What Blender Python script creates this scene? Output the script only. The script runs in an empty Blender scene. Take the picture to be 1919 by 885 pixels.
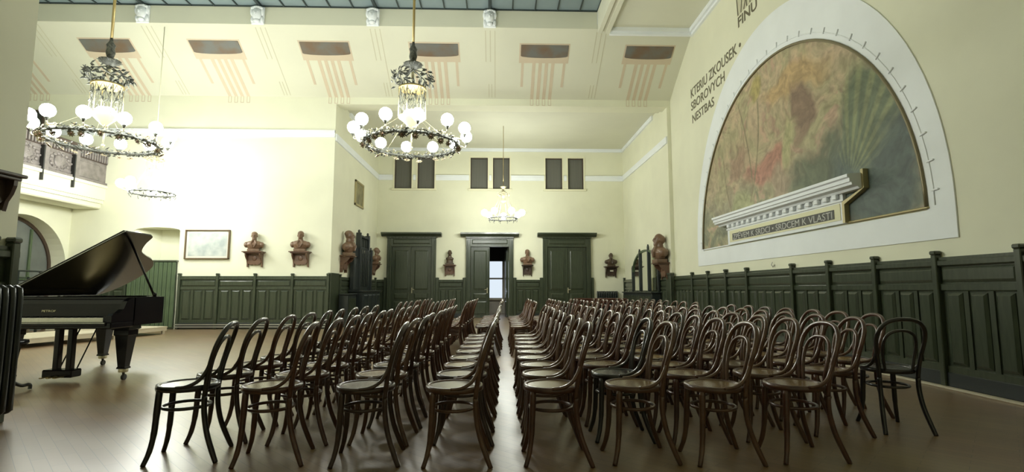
import bpy, math, random
from mathutils import Vector, Matrix
random.seed(7)
PI = math.pi
sc = bpy.context.scene
COL = sc.collection

# ------------------------------------------------------------------ camera
F_PX, CAM_H, VPX, VPY = 970.0, 1.07, 932.0, 542.0
cy_ = Vector((VPX - 959.5, 442.5 - VPY, F_PX)).normalized()        # world +Y in camera (right, up, forward)
cz_ = Vector((0, F_PX, -(442.5 - VPY))).normalized()               # world +Z
cx_ = cy_.cross(cz_)
if cx_.x < 0: cx_ = -cx_
right = Vector((cx_.x, cy_.x, cz_.x)); up = Vector((cx_.y, cy_.y, cz_.y)); fwd = Vector((cx_.z, cy_.z, cz_.z))
cam_d = bpy.data.cameras.new('camera'); cam = bpy.data.objects.new('camera', cam_d); COL.objects.link(cam)
cam.matrix_world = Matrix(((right.x, up.x, -fwd.x, 0), (right.y, up.y, -fwd.y, 0), (right.z, up.z, -fwd.z, CAM_H), (0, 0, 0, 1)))
cam_d.sensor_fit = 'HORIZONTAL'; cam_d.sensor_width = 36.0; cam_d.lens = 36.0 * F_PX / 1919.0
cam_d.clip_start = 0.05; cam_d.clip_end = 100
sc.camera = cam
# ------------------------------------------------------------------ world, exposure
w = bpy.data.worlds.new('world'); sc.world = w; w.use_nodes = True
w.node_tree.nodes['Background'].inputs[0].default_value = (0.55, 0.66, 0.80, 1)
w.node_tree.nodes['Background'].inputs[1].default_value = 0.6
sc.view_settings.view_transform = 'Standard'; sc.view_settings.look = 'None'
sc.view_settings.gamma = 1.0; sc.view_settings.use_curve_mapping = False
sc.view_settings.exposure = 0.0
GLOBE_STRENGTH = 98.0        # opal globes of the hall
STAGE_STRENGTH = 95.0       # brighter bulbs of the lamp by the stage

# ------------------------------------------------------------------ materials
def lin(r, g, b):
    f = lambda c: (c / 255.0) / 12.92 if c <= 10 else (((c / 255.0) + 0.055) / 1.055) ** 2.4
    return (f(r), f(g), f(b), 1.0)
def mat(name, col, rough=0.6, metal=0.0, spec=0.5, coat=0.0, coat_rough=0.1, var=0.0, scale=8.0, bump=0.0, col2=None, stretch=None):
    m = bpy.data.materials.new(name); m.use_nodes = True
    nt = m.node_tree; b = nt.nodes['Principled BSDF']
    b.inputs['Base Color'].default_value = col; b.inputs['Roughness'].default_value = rough
    b.inputs['Metallic'].default_value = metal; b.inputs['Specular IOR Level'].default_value = spec
    b.inputs['Coat Weight'].default_value = coat; b.inputs['Coat Roughness'].default_value = coat_rough
    if var or bump or col2:
        tc = nt.nodes.new('ShaderNodeTexCoord'); mp = nt.nodes.new('ShaderNodeMapping')
        if stretch: mp.inputs['Scale'].default_value = stretch
        nt.links.new(tc.outputs['Object'], mp.inputs['Vector'])
        n = nt.nodes.new('ShaderNodeTexNoise'); n.inputs['Scale'].default_value = scale
        n.inputs['Detail'].default_value = 5
        nt.links.new(mp.outputs['Vector'], n.inputs['Vector'])
        if var or col2:
            mx = nt.nodes.new('ShaderNodeMix'); mx.data_type = 'RGBA'
            c2 = col2 or tuple(max(0, c * (1 - var)) for c in col[:3]) + (1,)
            mx.inputs[6].default_value = col; mx.inputs[7].default_value = c2
            rp = nt.nodes.new('ShaderNodeMapRange'); rp.inputs[1].default_value = 0.35; rp.inputs[2].default_value = 0.65
            nt.links.new(n.outputs['Fac'], rp.inputs[0]); nt.links.new(rp.outputs[0], mx.inputs[0])
            nt.links.new(mx.outputs[2], b.inputs['Base Color'])
        if bump:
            bp = nt.nodes.new('ShaderNodeBump'); bp.inputs['Strength'].default_value = bump; bp.inputs['Distance'].default_value = 0.01
            nt.links.new(n.outputs['Fac'], bp.inputs['Height']); nt.links.new(bp.outputs['Normal'], b.inputs['Normal'])
    return m
def emis(name, col, s):
    m = bpy.data.materials.new(name); m.use_nodes = True
    nt = m.node_tree; nt.nodes.remove(nt.nodes['Principled BSDF'])
    e = nt.nodes.new('ShaderNodeEmission'); e.inputs[0].default_value = col; e.inputs[1].default_value = s
    nt.links.new(e.outputs[0], nt.nodes['Material Output'].inputs[0]); return m

M = {}
M['plaster'] = mat('cream_plaster', (0.785, 0.785, 0.61, 1), 0.75, var=0.05, scale=1.3, bump=0.03)
M['plaster_ceiling'] = mat('cream_ceiling_plaster', (0.70, 0.70, 0.56, 1), 0.8, var=0.04, scale=1.0)
M['white'] = mat('white_plaster', (0.85, 0.885, 0.90, 1), 0.6, var=0.04, scale=2.0)
M['green'] = mat('green_lacquered_wood', (0.043, 0.056, 0.032, 1), 0.30, coat=0.40, coat_rough=0.14, col2=(0.027, 0.036, 0.020, 1), scale=5, stretch=(6, 6, 0.7), bump=0.05)
M['green_plank'] = mat('olive_plank_paint', (0.085, 0.125, 0.062, 1), 0.45, coat=0.1, col2=(0.055, 0.085, 0.042, 1), scale=5, stretch=(5, 5, 0.6), bump=0.06)
M['skirt'] = mat('blue_black_skirting', (0.016, 0.022, 0.022, 1), 0.35, coat=0.2)
M['black'] = mat('black_piano_lacquer', (0.006, 0.006, 0.0075, 1), 0.16, spec=0.22, coat=0.04, coat_rough=0.05)
M['black_iron'] = mat('dark_painted_iron', (0.012, 0.017, 0.015, 1), 0.35, coat=0.2)
M['iron'] = mat('wrought_iron', (0.015, 0.016, 0.014, 1), 0.45)
M['ivory'] = mat('ivory_keys', (0.72, 0.70, 0.62, 1), 0.3)
M['brass'] = mat('aged_brass', (0.42, 0.33, 0.15, 1), 0.35, metal=0.9)
M['brass_pale'] = mat('pale_gilt', (0.50, 0.46, 0.31, 1), 0.45, metal=0.4)
M['gilt'] = mat('gilt_frame', (0.42, 0.36, 0.19, 1), 0.42, metal=0.45)
M['gilt_dull'] = mat('dull_gilt_frame', (0.22, 0.19, 0.11, 1), 0.45, metal=0.4)
M['leafmetal'] = mat('green_grey_leaf_metal', (0.125, 0.128, 0.105, 1), 0.5, metal=0.2, col2=(0.035, 0.038, 0.034, 1), scale=30)
M['petal'] = mat('cream_petal_enamel', (0.36, 0.31, 0.19, 1), 0.45, var=0.3, scale=20)
M['flower_core'] = mat('dark_flower_centre', (0.09, 0.045, 0.02, 1), 0.6)
M['bust'] = mat('brown_terracotta', (0.21, 0.125, 0.075, 1), 0.38, coat=0.2, coat_rough=0.25, var=0.3, scale=9)
M['bust_dark'] = mat('dark_brown_bronze', (0.085, 0.055, 0.033, 1), 0.36, coat=0.2, var=0.3, scale=9)
M['bracket'] = mat('brown_bracket_wood', (0.15, 0.078, 0.045, 1), 0.4, coat=0.2, var=0.35, scale=6, stretch=(1, 1, 6))
M['bracket_dark'] = mat('dark_bracket_wood', (0.05, 0.030, 0.02, 1), 0.4, coat=0.2)
M['plate'] = mat('pale_name_plate', (0.55, 0.52, 0.42, 1), 0.4)
M['blind'] = mat('grey_blind', (0.135, 0.135, 0.115, 1), 0.8, var=0.15, scale=3, stretch=(18, 18, 0.3))
M['cream_trim'] = mat('cream_trim', (0.80, 0.78, 0.58, 1), 0.5)
M['darkglass'] = mat('dark_glass', (0.03, 0.035, 0.035, 1), 0.1)
M['archglass'] = mat('grey_frosted_glass', (0.16, 0.175, 0.16, 1), 0.25, var=0.25, scale=1.5)
M['skyglass'] = mat('skylight_glass', (0.24, 0.31, 0.33, 1), 0.35, var=0.12, scale=1.2)
M['skybar'] = mat('skylight_bar', (0.035, 0.05, 0.05, 1), 0.5)
M['balc'] = mat('grey_brown_carved_wood', (0.26, 0.23, 0.215, 1), 0.5, var=0.35, scale=6)
M['balc_dark'] = mat('dark_brown_balcony_wood', (0.07, 0.048, 0.038, 1), 0.5)
M['platform'] = mat('pale_pine_boards', (0.55, 0.49, 0.36, 1), 0.5, var=0.12, scale=4, stretch=(8, 1, 1))
M['mirror'] = mat('mirror_glass', (0.86, 0.88, 0.82, 1), 0.03, metal=1.0)
M['maroon'] = mat('red_brown_table_wood', (0.10, 0.030, 0.018, 1), 0.35, coat=0.3, var=0.3, scale=5)
M['letter'] = mat('dark_lettering_paint', (0.15, 0.135, 0.085, 1), 0.7)
M['slate'] = mat('dark_grey_inscription', (0.085, 0.085, 0.075, 1), 0.6)
M['silver'] = mat('pale_inscription_letters', (0.50, 0.50, 0.46, 1), 0.5)
M['yellow'] = mat('pale_yellow_plaster', (0.76, 0.74, 0.50, 1), 0.7)
M['pink'] = mat('faded_pink_paint', (0.64, 0.545, 0.40, 1), 0.8, var=0.05, scale=3)
M['line'] = mat('faded_ochre_line', (0.57, 0.55, 0.40, 1), 0.8)
M['globe'] = emis('lit_opal_globe', (0.97, 1.0, 0.92, 1), GLOBE_STRENGTH)
M['globe_bright'] = emis('bright_opal_globe', (0.97, 1.0, 0.94, 1), STAGE_STRENGTH)
M['daylight'] = emis('daylit_net_curtain', (0.80, 0.90, 1.0, 1), 0.95)
M['paper'] = mat('landscape_paper', (0.52, 0.55, 0.50, 1), 0.5, col2=(0.33, 0.37, 0.36, 1), scale=4)
M['mat_board'] = mat('white_mount_board', (0.62, 0.61, 0.54, 1), 0.6)
M['frame_brown'] = mat('brown_frame', (0.13, 0.085, 0.04, 1), 0.4, coat=0.2)
M['portrait'] = mat('dim_portrait_paint', (0.30, 0.27, 0.13, 1), 0.5, col2=(0.12, 0.11, 0.06, 1), scale=3)
M['covepaint'] = mat('brown_cloudy_painting', (0.17, 0.115, 0.07, 1), 0.6, col2=(0.16, 0.165, 0.15, 1), scale=2.6)
M['metal_grey'] = mat('grey_metal', (0.42, 0.42, 0.40, 1), 0.35, metal=0.8)
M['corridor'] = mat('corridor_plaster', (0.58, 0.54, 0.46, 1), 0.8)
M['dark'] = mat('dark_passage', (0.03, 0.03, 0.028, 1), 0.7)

def wood_mat(name, c1, c2, rough=0.28):
    return mat(name, c1, rough, coat=0.45, coat_rough=0.15, col2=c2, scale=9, stretch=(1, 1, 1))
WOODS = [wood_mat('dark_bentwood', (0.030, 0.0135, 0.009, 1), (0.055, 0.025, 0.014, 1)),
         wood_mat('brown_bentwood', (0.070, 0.028, 0.014, 1), (0.125, 0.062, 0.030, 1)),
         wood_mat('red_brown_bentwood', (0.052, 0.018, 0.011, 1), (0.100, 0.040, 0.020, 1)),
         wood_mat('blackened_bentwood', (0.010, 0.009, 0.009, 1), (0.022, 0.017, 0.014, 1))]
SEATS = [mat('tan_plywood_seat', (0.25, 0.165, 0.075, 1), 0.27, coat=0.3, coat_rough=0.2, var=0.25, scale=7),
         mat('honey_plywood_seat', (0.34, 0.215, 0.075, 1), 0.27, coat=0.3, coat_rough=0.2, var=0.3, scale=5),
         mat('olive_brown_seat', (0.185, 0.135, 0.075, 1), 0.25, coat=0.3, coat_rough=0.2, var=0.25, scale=7),
         mat('black_plywood_seat', (0.020, 0.017, 0.016, 1), 0.25, coat=0.3, coat_rough=0.2)]

def floor_mat():
    m = bpy.data.materials.new('waxed_parquet'); m.use_nodes = True
    nt = m.node_tree; b = nt.nodes['Principled BSDF']; L = nt.links.new; N = nt.nodes.new
    tc = N('ShaderNodeTexCoord'); mp = N('ShaderNodeMapping'); mp.inputs['Rotation'].default_value = (0, 0, PI / 4)
    L(tc.outputs['Object'], mp.inputs['Vector'])
    br = N('ShaderNodeTexBrick'); br.inputs['Scale'].default_value = 1.0
    br.inputs['Brick Width'].default_value = 0.45; br.inputs['Row Height'].default_value = 0.075; br.inputs['Mortar Size'].default_value = 0.0015
    br.inputs['Color1'].default_value = (0.30, 0.195, 0.095, 1); br.inputs['Color2'].default_value = (0.235, 0.145, 0.068, 1)
    br.inputs['Mortar'].default_value = (0.07, 0.04, 0.02, 1)
    L(mp.outputs['Vector'], br.inputs['Vector'])
    n = N('ShaderNodeTexNoise'); n.inputs['Scale'].default_value = 1.1; n.inputs['Detail'].default_value = 6
    L(tc.outputs['Object'], n.inputs['Vector'])
    mx = N('ShaderNodeMix'); mx.data_type = 'RGBA'; mx.blend_type = 'MULTIPLY'; mx.inputs[0].default_value = 0.5
    L(br.outputs['Color'], mx.inputs[6]); L(n.outputs['Color'], mx.inputs[7])
    hs = N('ShaderNodeMix'); hs.data_type = 'RGBA'; hs.inputs[0].default_value = 0.55
    L(br.outputs['Color'], hs.inputs[6]); L(mx.outputs[2], hs.inputs[7]); L(hs.outputs[2], b.inputs['Base Color'])
    mr = N('ShaderNodeMapRange'); mr.inputs[3].default_value = 0.34; mr.inputs[4].default_value = 0.48
    L(n.outputs['Fac'], mr.inputs[0]); L(mr.outputs[0], b.inputs['Roughness'])
    b.inputs['Coat Weight'].default_value = 1.0; b.inputs['Coat Roughness'].default_value = 0.33
    bp = N('ShaderNodeBump'); bp.inputs['Strength'].default_value = 0.06; bp.inputs['Distance'].default_value = 0.004
    L(n.outputs['Fac'], bp.inputs['Height']); L(bp.outputs['Normal'], b.inputs['Normal'])
    return m
M['floor'] = floor_mat()

def mural_mat():
    # a generic abstract garden: broad colour fields broken up with noise (local x along the wall, z up)
    m = bpy.data.materials.new('abstract_mural_paint'); m.use_nodes = True
    nt = m.node_tree; b = nt.nodes['Principled BSDF']; L = nt.links.new; N = nt.nodes.new
    b.inputs['Roughness'].default_value = 0.55
    tc = N('ShaderNodeTexCoord')
    n1 = N('ShaderNodeTexNoise'); n1.inputs['Scale'].default_value = 0.9; n1.inputs['Detail'].default_value = 4
    L(tc.outputs['Object'], n1.inputs['Vector'])
    sub = N('ShaderNodeVectorMath'); sub.operation = 'SUBTRACT'; sub.inputs[1].default_value = (0.5, 0.5, 0.5); L(n1.outputs['Color'], sub.inputs[0])
    scl = N('ShaderNodeVectorMath'); scl.operation = 'SCALE'; scl.inputs['Scale'].default_value = 1.5; L(sub.outputs[0], scl.inputs[0])
    add = N('ShaderNodeVectorMath'); add.operation = 'ADD'; L(tc.outputs['Object'], add.inputs[0]); L(scl.outputs[0], add.inputs[1])
    P = add.outputs[0]
    sep = N('ShaderNodeSeparateXYZ'); L(P, sep.inputs[0])
    def ramp(val, a, c):
        r = N('ShaderNodeMapRange'); r.interpolation_type = 'SMOOTHSTEP'; r.inputs[1].default_value = a; r.inputs[2].default_value = c
        L(val, r.inputs[0]); return r.outputs[0]
    def mix(fac, A, Bc):
        x = N('ShaderNodeMix'); x.data_type = 'RGBA'; L(fac, x.inputs[0])
        if isinstance(A, tuple): x.inputs[6].default_value = A
        else: L(A, x.inputs[6])
        if isinstance(Bc, tuple): x.inputs[7].default_value = Bc
        else: L(Bc, x.inputs[7])
        return x.outputs[2]
    def blob(cx, cz, rx, rz):
        s = N('ShaderNodeVectorMath'); s.operation = 'SUBTRACT'; s.inputs[1].default_value = (cx, 0, cz); L(P, s.inputs[0])
        d = N('ShaderNodeVectorMath'); d.operation = 'MULTIPLY'; d.inputs[1].default_value = (1 / rx, 0, 1 / rz); L(s.outputs[0], d.inputs[0])
        l = N('ShaderNodeVectorMath'); l.operation = 'LENGTH'; L(d.outputs[0], l.inputs[0]); return ramp(l.outputs['Value'], 1.15, 0.55)
    # beige / pink field above, sage below, dark green to the lower right
    n2 = N('ShaderNodeTexNoise'); n2.inputs['Scale'].default_value = 1.7; n2.inputs['Detail'].default_value = 8; L(P, n2.inputs['Vector'])
    field = mix(ramp(n2.outputs['Fac'], 0.36, 0.64), (0.40, 0.31, 0.205, 1), (0.335, 0.30, 0.175, 1))
    n4 = N('ShaderNodeTexNoise'); n4.inputs['Scale'].default_value = 3.1; n4.inputs['Detail'].default_value = 6
    off = N('ShaderNodeVectorMath'); off.operation = 'ADD'; off.inputs[1].default_value = (7, 3, 5); L(P, off.inputs[0]); L(off.outputs[0], n4.inputs['Vector'])
    low = mix(ramp(n4.outputs['Fac'], 0.40, 0.60), (0.165, 0.175, 0.115, 1), (0.285, 0.265, 0.155, 1))
    c = mix(ramp(sep.outputs['Z'], 1.55, 0.45), field, low)
    c = mix(ramp(n4.outputs['Fac'], 0.55, 0.66), c, (0.37, 0.26, 0.18, 1))
    c = mix(blob(0.75, 2.55, 1.0, 0.35), c, (0.375, 0.265, 0.135, 1))
    c = mix(blob(-0.55, 2.75, 0.28, 0.35), c, (0.33, 0.275, 0.11, 1))
    c = mix(blob(-0.20, 1.30, 0.85, 0.42), c, (0.36, 0.185, 0.135, 1))
    c = mix(blob(-1.25, 1.75, 0.45, 0.40), c, (0.30, 0.205, 0.14, 1))
    c = mix(blob(0.95, 1.95, 0.26, 0.50), c, (0.22, 0.15, 0.105, 1))
    c = mix(blob(0.50, 1.60, 0.25, 0.55), c, (0.34, 0.32, 0.17, 1))
    c = mix(blob(-1.3, 0.60, 0.55, 0.45), c, (0.30, 0.30, 0.16, 1))
    c = mix(blob(0.25, 0.85, 0.35, 0.40), c, (0.31, 0.24, 0.165, 1))
    c = mix(blob(1.25, 0.85, 0.75, 0.50), c, (0.105, 0.12, 0.075, 1))
    c = mix(blob(2.45, 0.55, 1.05, 1.05), c, (0.075, 0.098, 0.085, 1))
    # a fan of grass blades to the right
    s3 = N('ShaderNodeVectorMath'); s3.operation = 'SUBTRACT'; s3.inputs[1].default_value = (1.95, 0, 0.55); L(tc.outputs['Object'], s3.inputs[0])
    sp3 = N('ShaderNodeSeparateXYZ'); L(s3.outputs[0], sp3.inputs[0])
    at = N('ShaderNodeMath'); at.operation = 'ARCTAN2'; L(sp3.outputs['X'], at.inputs[0]); L(sp3.outputs['Z'], at.inputs[1])
    ml_ = N('ShaderNodeMath'); ml_.operation = 'MULTIPLY'; ml_.inputs[1].default_value = 34.0; L(at.outputs[0], ml_.inputs[0])
    sn = N('ShaderNodeMath'); sn.operation = 'SINE'; L(ml_.outputs[0], sn.inputs[0])
    fan = mix(ramp(sn.outputs[0], -0.6, 0.9), (0.115, 0.14, 0.085, 1), (0.19, 0.21, 0.11, 1))
    c = mix(blob(2.25, 1.45, 0.65, 0.72), c, fan)
    # thin bending stems
    def stem(x0, z0, z1, k1, k2, wd, col, c):
        zz = N('ShaderNodeSeparateXYZ'); L(tc.outputs['Object'], zz.inputs[0])
        m1 = N('ShaderNodeMath'); m1.operation = 'SUBTRACT'; m1.inputs[1].default_value = z0; L(zz.outputs['Z'], m1.inputs[0])
        m2 = N('ShaderNodeMath'); m2.operation = 'MULTIPLY'; m2.inputs[1].default_value = k2; L(m1.outputs[0], m2.inputs[0])
        m3 = N('ShaderNodeMath'); m3.operation = 'ADD'; m3.inputs[1].default_value = k1; L(m2.outputs[0], m3.inputs[0])
        m4 = N('ShaderNodeMath'); m4.operation = 'MULTIPLY'; L(m3.outputs[0], m4.inputs[0]); L(m1.outputs[0], m4.inputs[1])
        m5 = N('ShaderNodeMath'); m5.operation = 'SUBTRACT'; L(zz.outputs['X'], m5.inputs[0]); L(m4.outputs[0], m5.inputs[1])
        m6 = N('ShaderNodeMath'); m6.operation = 'SUBTRACT'; m6.inputs[1].default_value = x0; L(m5.outputs[0], m6.inputs[0])
        m7 = N('ShaderNodeMath'); m7.operation = 'ABSOLUTE'; L(m6.outputs[0], m7.inputs[0])
        f1 = ramp(m7.outputs[0], wd, wd * 0.4); f2 = ramp(zz.outputs['Z'], z0, z0 + 0.1); f3 = ramp(zz.outputs['Z'], z1, z1 - 0.1)
        a = N('ShaderNodeMath'); a.operation = 'MULTIPLY'; L(f1, a.inputs[0]); L(f2, a.inputs[1])
        b_ = N('ShaderNodeMath'); b_.operation = 'MULTIPLY'; L(a.outputs[0], b_.inputs[0]); L(f3, b_.inputs[1])
        return mix(b_.outputs[0], c, col)
    for args in ((-0.9, 0.7, 2.7, 0.55, -0.16, 0.035), (-0.75, 0.9, 2.85, -0.05, -0.10, 0.03), (-1.6, 0.5, 1.9, -0.55, 0.20, 0.03)):
        c = stem(*args, (0.225, 0.19, 0.115, 1), c)
    # fine brushwork
    n3 = N('ShaderNodeTexNoise'); n3.inputs['Scale'].default_value = 7; n3.inputs['Detail'].default_value = 8; L(P, n3.inputs['Vector'])
    hv = N('ShaderNodeHueSaturation'); L(c, hv.inputs['Color'])
    vr = N('ShaderNodeMapRange'); vr.inputs[1].default_value = 0.3; vr.inputs[2].default_value = 0.7; vr.inputs[3].default_value = 0.86; vr.inputs[4].default_value = 1.52
    L(n3.outputs['Fac'], vr.inputs[0]); L(vr.outputs[0], hv.inputs['Value'])
    L(hv.outputs[0], b.inputs['Base Color'])
    return m
M['mural'] = mural_mat()

# ------------------------------------------------------------------ mesh builder
class MB:
    def __init__(s): s.v = []; s.f = []; s.sm = []
    def add(s, vs, fs, smooth=False):
        o = len(s.v); s.v += [tuple(p) for p in vs]
        for f in fs: s.f.append(tuple(i + o for i in f)); s.sm.append(smooth)
        return s
    def box(s, x0, x1, y0, y1, z0, z1, c=0.0):
        if x0 > x1: x0, x1 = x1, x0
        if y0 > y1: y0, y1 = y1, y0
        if z0 > z1: z0, z1 = z1, z0
        c = min(c, (x1 - x0) * 0.45, (y1 - y0) * 0.45, (z1 - z0) * 0.45)
        if c <= 0:
            return s.add([(x0, y0, z0), (x1, y0, z0), (x1, y1, z0), (x0, y1, z0), (x0, y0, z1), (x1, y0, z1), (x1, y1, z1), (x0, y1, z1)],
                         [(3, 2, 1, 0), (4, 5, 6, 7), (0, 1, 5, 4), (1, 2, 6, 5), (2, 3, 7, 6), (3, 0, 4, 7)])
        X, Y, Z = (x0, x1), (y0, y1), (z0, z1); vs = []; idx = {}
        sg = (1, -1)
        for i in (0, 1):
            for j in (0, 1):
                for k in (0, 1):
                    for a in range(3):
                        p = [X[i] + (c * sg[i] if a != 0 else 0), Y[j] + (c * sg[j] if a != 1 else 0), Z[k] + (c * sg[k] if a != 2 else 0)]
                        idx[i, j, k, a] = len(vs); vs.append(p)
        fs = []
        for a in range(3):
            for sd in (0, 1):
                u, v = [(1, 2), (0, 2), (0, 1)][a]
                loop = []
                for (p, q) in ((0, 0), (1, 0), (1, 1), (0, 1)):
                    t = [0, 0, 0]; t[a] = sd; t[u] = p; t[v] = q; loop.append(idx[t[0], t[1], t[2], a])
                fs.append(tuple(loop))
        for a in range(3):            # edges along axis a
            u, v = [(1, 2), (0, 2), (0, 1)][a]
            for p in (0, 1):
                for q in (0, 1):
                    t0 = [0, 0, 0]; t0[u] = p; t0[v] = q; t1 = list(t0); t1[a] = 1
                    fs.append((idx[(*t0, u)], idx[(*t1, u)], idx[(*t1, v)], idx[(*t0, v)]))
        for i in (0, 1):
            for j in (0, 1):
                for k in (0, 1): fs.append((idx[i, j, k, 0], idx[i, j, k, 1], idx[i, j, k, 2]))
        return s.add(vs, fs)
    def panel(s, x0, x1, z0, z1, yb, yt, inset):
        """raised field: base rectangle on plane y=yb, proud face at y=yt (towards -y)"""
        a = [(x0, yb, z0), (x1, yb, z0), (x1, yb, z1), (x0, yb, z1)]
        ym = yb + (yt - yb) * 0.25
        b = [(x0, ym, z0), (x1, ym, z0), (x1, ym, z1), (x0, ym, z1)]
        c = [(x0 + inset, yt, z0 + inset), (x1 - inset, yt, z0 + inset), (x1 - inset, yt, z1 - inset), (x0 + inset, yt, z1 - inset)]
        fs = [(8, 9, 10, 11), (3, 2, 1, 0)]
        for i in range(4):
            j = (i + 1) % 4; fs += [(i, j, 4 + j, 4 + i), (4 + i, 4 + j, 8 + j, 8 + i)]
        return s.add(a + b + c, fs)
    def tube(s, path, r, n=8, closed=False, cap=True, up=Vector((0.13, 0.27, 1))):
        P = [Vector(p) for p in path]; k = len(P)
        rs = r if isinstance(r, (list, tuple)) else [r] * k
        vs = []; ref = None
        for i in range(k):
            if closed: t = P[(i + 1) % k] - P[i - 1]
            else: t = P[min(i + 1, k - 1)] - P[max(i - 1, 0)]
            t.normalize()
            if ref is None:
                ref = up - t * up.dot(t)
                if ref.length < 0.1: ref = Vector((1, 0, 0)) - t * t.x
            else: ref = ref - t * ref.dot(t)
            ref.normalize(); bi = t.cross(ref)
            for a in range(n):
                an = 2 * PI * a / n; vs.append(P[i] + (ref * math.cos(an) + bi * math.sin(an)) * rs[i])
        fs = []
        for i in range(k if closed else k - 1):
            j = (i + 1) % k
            for a in range(n):
                b2 = (a + 1) % n; fs.append((i * n + a, i * n + b2, j * n + b2, j * n + a))
        o = len(s.v); s.add(vs, fs, True)
        if cap and not closed:
            s.f.append(tuple(o + a for a in reversed(range(n)))); s.sm.append(False)
            s.f.append(tuple(o + (k - 1) * n + a for a in range(n))); s.sm.append(False)
        return s
    def lathe(s, prof, c=(0, 0, 0), n=16, sx=1, sy=1):
        vs = []; fs = []
        for (r, z) in prof:
            for a in range(n):
                an = 2 * PI * a / n; vs.append((c[0] + r * math.cos(an) * sx, c[1] + r * math.sin(an) * sy, c[2] + z))
        for i in range(len(prof) - 1):
            for a in range(n):
                b = (a + 1) % n; fs.append((i * n + a, i * n + b, (i + 1) * n + b, (i + 1) * n + a))
        fs.append(tuple(reversed(range(n)))); fs.append(tuple((len(prof) - 1) * n + a for a in range(n)))
        return s.add(vs, fs, True)
    def sphere(s, c, r, nu=16, nv=10, rot=None):
        if not isinstance(r, (tuple, list)): r = (r, r, r)
        vs = [Vector((0, 0, -r[2]))]; fs = []
        for j in range(1, nv):
            ph = -PI / 2 + PI * j / nv
            for i in range(nu):
                th = 2 * PI * i / nu
                vs.append(Vector((r[0] * math.cos(ph) * math.cos(th), r[1] * math.cos(ph) * math.sin(th), r[2] * math.sin(ph))))
        vs.append(Vector((0, 0, r[2]))); T = len(vs) - 1
        if rot: vs = [rot @ p for p in vs]
        vs = [p + Vector(c) for p in vs]
        for i in range(nu): fs.append((0, 1 + (i + 1) % nu, 1 + i))
        for j in range(nv - 2):
            for i in range(nu):
                a = 1 + j * nu + i; b = 1 + j * nu + (i + 1) % nu; fs.append((a, b, b + nu, a + nu))
        for i in range(nu): fs.append((1 + (nv - 2) * nu + i, 1 + (nv - 2) * nu + (i + 1) % nu, T))
        return s.add(vs, fs, True)
    def prism(s, poly, axis, a, b):
        """poly: 2d points; axis 'y' -> (x,z); 'z' -> (x,y); 'x' -> (y,z)"""
        f = {'y': lambda p, t: (p[0], t, p[1]), 'z': lambda p, t: (p[0], p[1], t), 'x': lambda p, t: (t, p[0], p[1])}[axis]
        n = len(poly); vs = [f(p, a) for p in poly] + [f(p, b) for p in poly]
        fs = [tuple(range(n)), tuple(reversed(range(n, 2 * n)))]
        for i in range(n): j = (i + 1) % n; fs.append((i, n + i, n + j, j))
        return s.add(vs, fs)
    def strip(s, outer, inner, axis, a, b):
        """solid ribbon between two equally long polylines, thickness a..b along the axis"""
        f = {'y': lambda p, t: (p[0], t, p[1]), 'x': lambda p, t: (t, p[0], p[1]), 'z': lambda p, t: (p[0], p[1], t)}[axis]
        n = len(outer); vs = []
        for t in (a, b): vs += [f(p, t) for p in outer] + [f(p, t) for p in inner]
        fs = []
        for i in range(n - 1):
            fs += [(i, i + 1, n + i + 1, n + i), (2 * n + i, 3 * n + i, 3 * n + i + 1, 2 * n + i + 1),
                   (i, 2 * n + i, 2 * n + i + 1, i + 1), (n + i, n + i + 1, 3 * n + i + 1, 3 * n + i)]
        fs += [(0, n, 3 * n, 2 * n), (n - 1, 3 * n - 1, 4 * n - 1, 2 * n - 1)]
        return s.add(vs, fs)
    def mesh(s, name, m):
        me = bpy.data.meshes.new(name); me.from_pydata(s.v, [], s.f)
        me.polygons.foreach_set('use_smooth', s.sm)
        me.materials.append(m if not isinstance(m, str) else M[m]); me.update()
        import bmesh
        bm = bmesh.new(); bm.from_mesh(me); bmesh.ops.recalc_face_normals(bm, faces=bm.faces); bm.to_mesh(me); bm.free()
        return me
    def build(s, name, m, parent=None):
        return link(name, s.mesh(name, m), parent)

def link(name, me, parent=None):
    o = bpy.data.objects.new(name, me); COL.objects.link(o)
    if parent is not None: o.parent = parent
    return o
def tag(o, label=None, cat=None, group=None, kind=None):
    if label: o['label'] = label
    if cat: o['category'] = cat
    if group: o['group'] = group
    if kind: o['kind'] = kind
    return o
def empty(name, loc=(0, 0, 0), rz=0.0):
    o = bpy.data.objects.new(name, None); COL.objects.link(o); o.location = loc; o.rotation_euler = (0, 0, rz); o.empty_display_size = 0.1; return o
def thing(name, label, cat, loc=(0, 0, 0), rz=0.0, group=None, kind=None):
    return tag(empty(name, loc, rz), label, cat, group, kind)
def struct(name, mb, m, label, cat):
    return tag(mb.build(name, m), label, cat, kind='structure')
def copy_tree(o, parent=None):
    c = o.copy(); COL.objects.link(c)
    if parent is not None: c.parent = parent
    for ch in list(o.children): copy_tree(ch, c)
    return c
_dg_tmp = []
def eval_mesh(o, name, m):
    dg = bpy.context.evaluated_depsgraph_get(); dg.update()
    me = bpy.data.meshes.new_from_object(o.evaluated_get(dg)); me.name = name
    me.materials.clear(); me.materials.append(M[m] if isinstance(m, str) else m)
    bpy.data.objects.remove(o); return me
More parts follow.
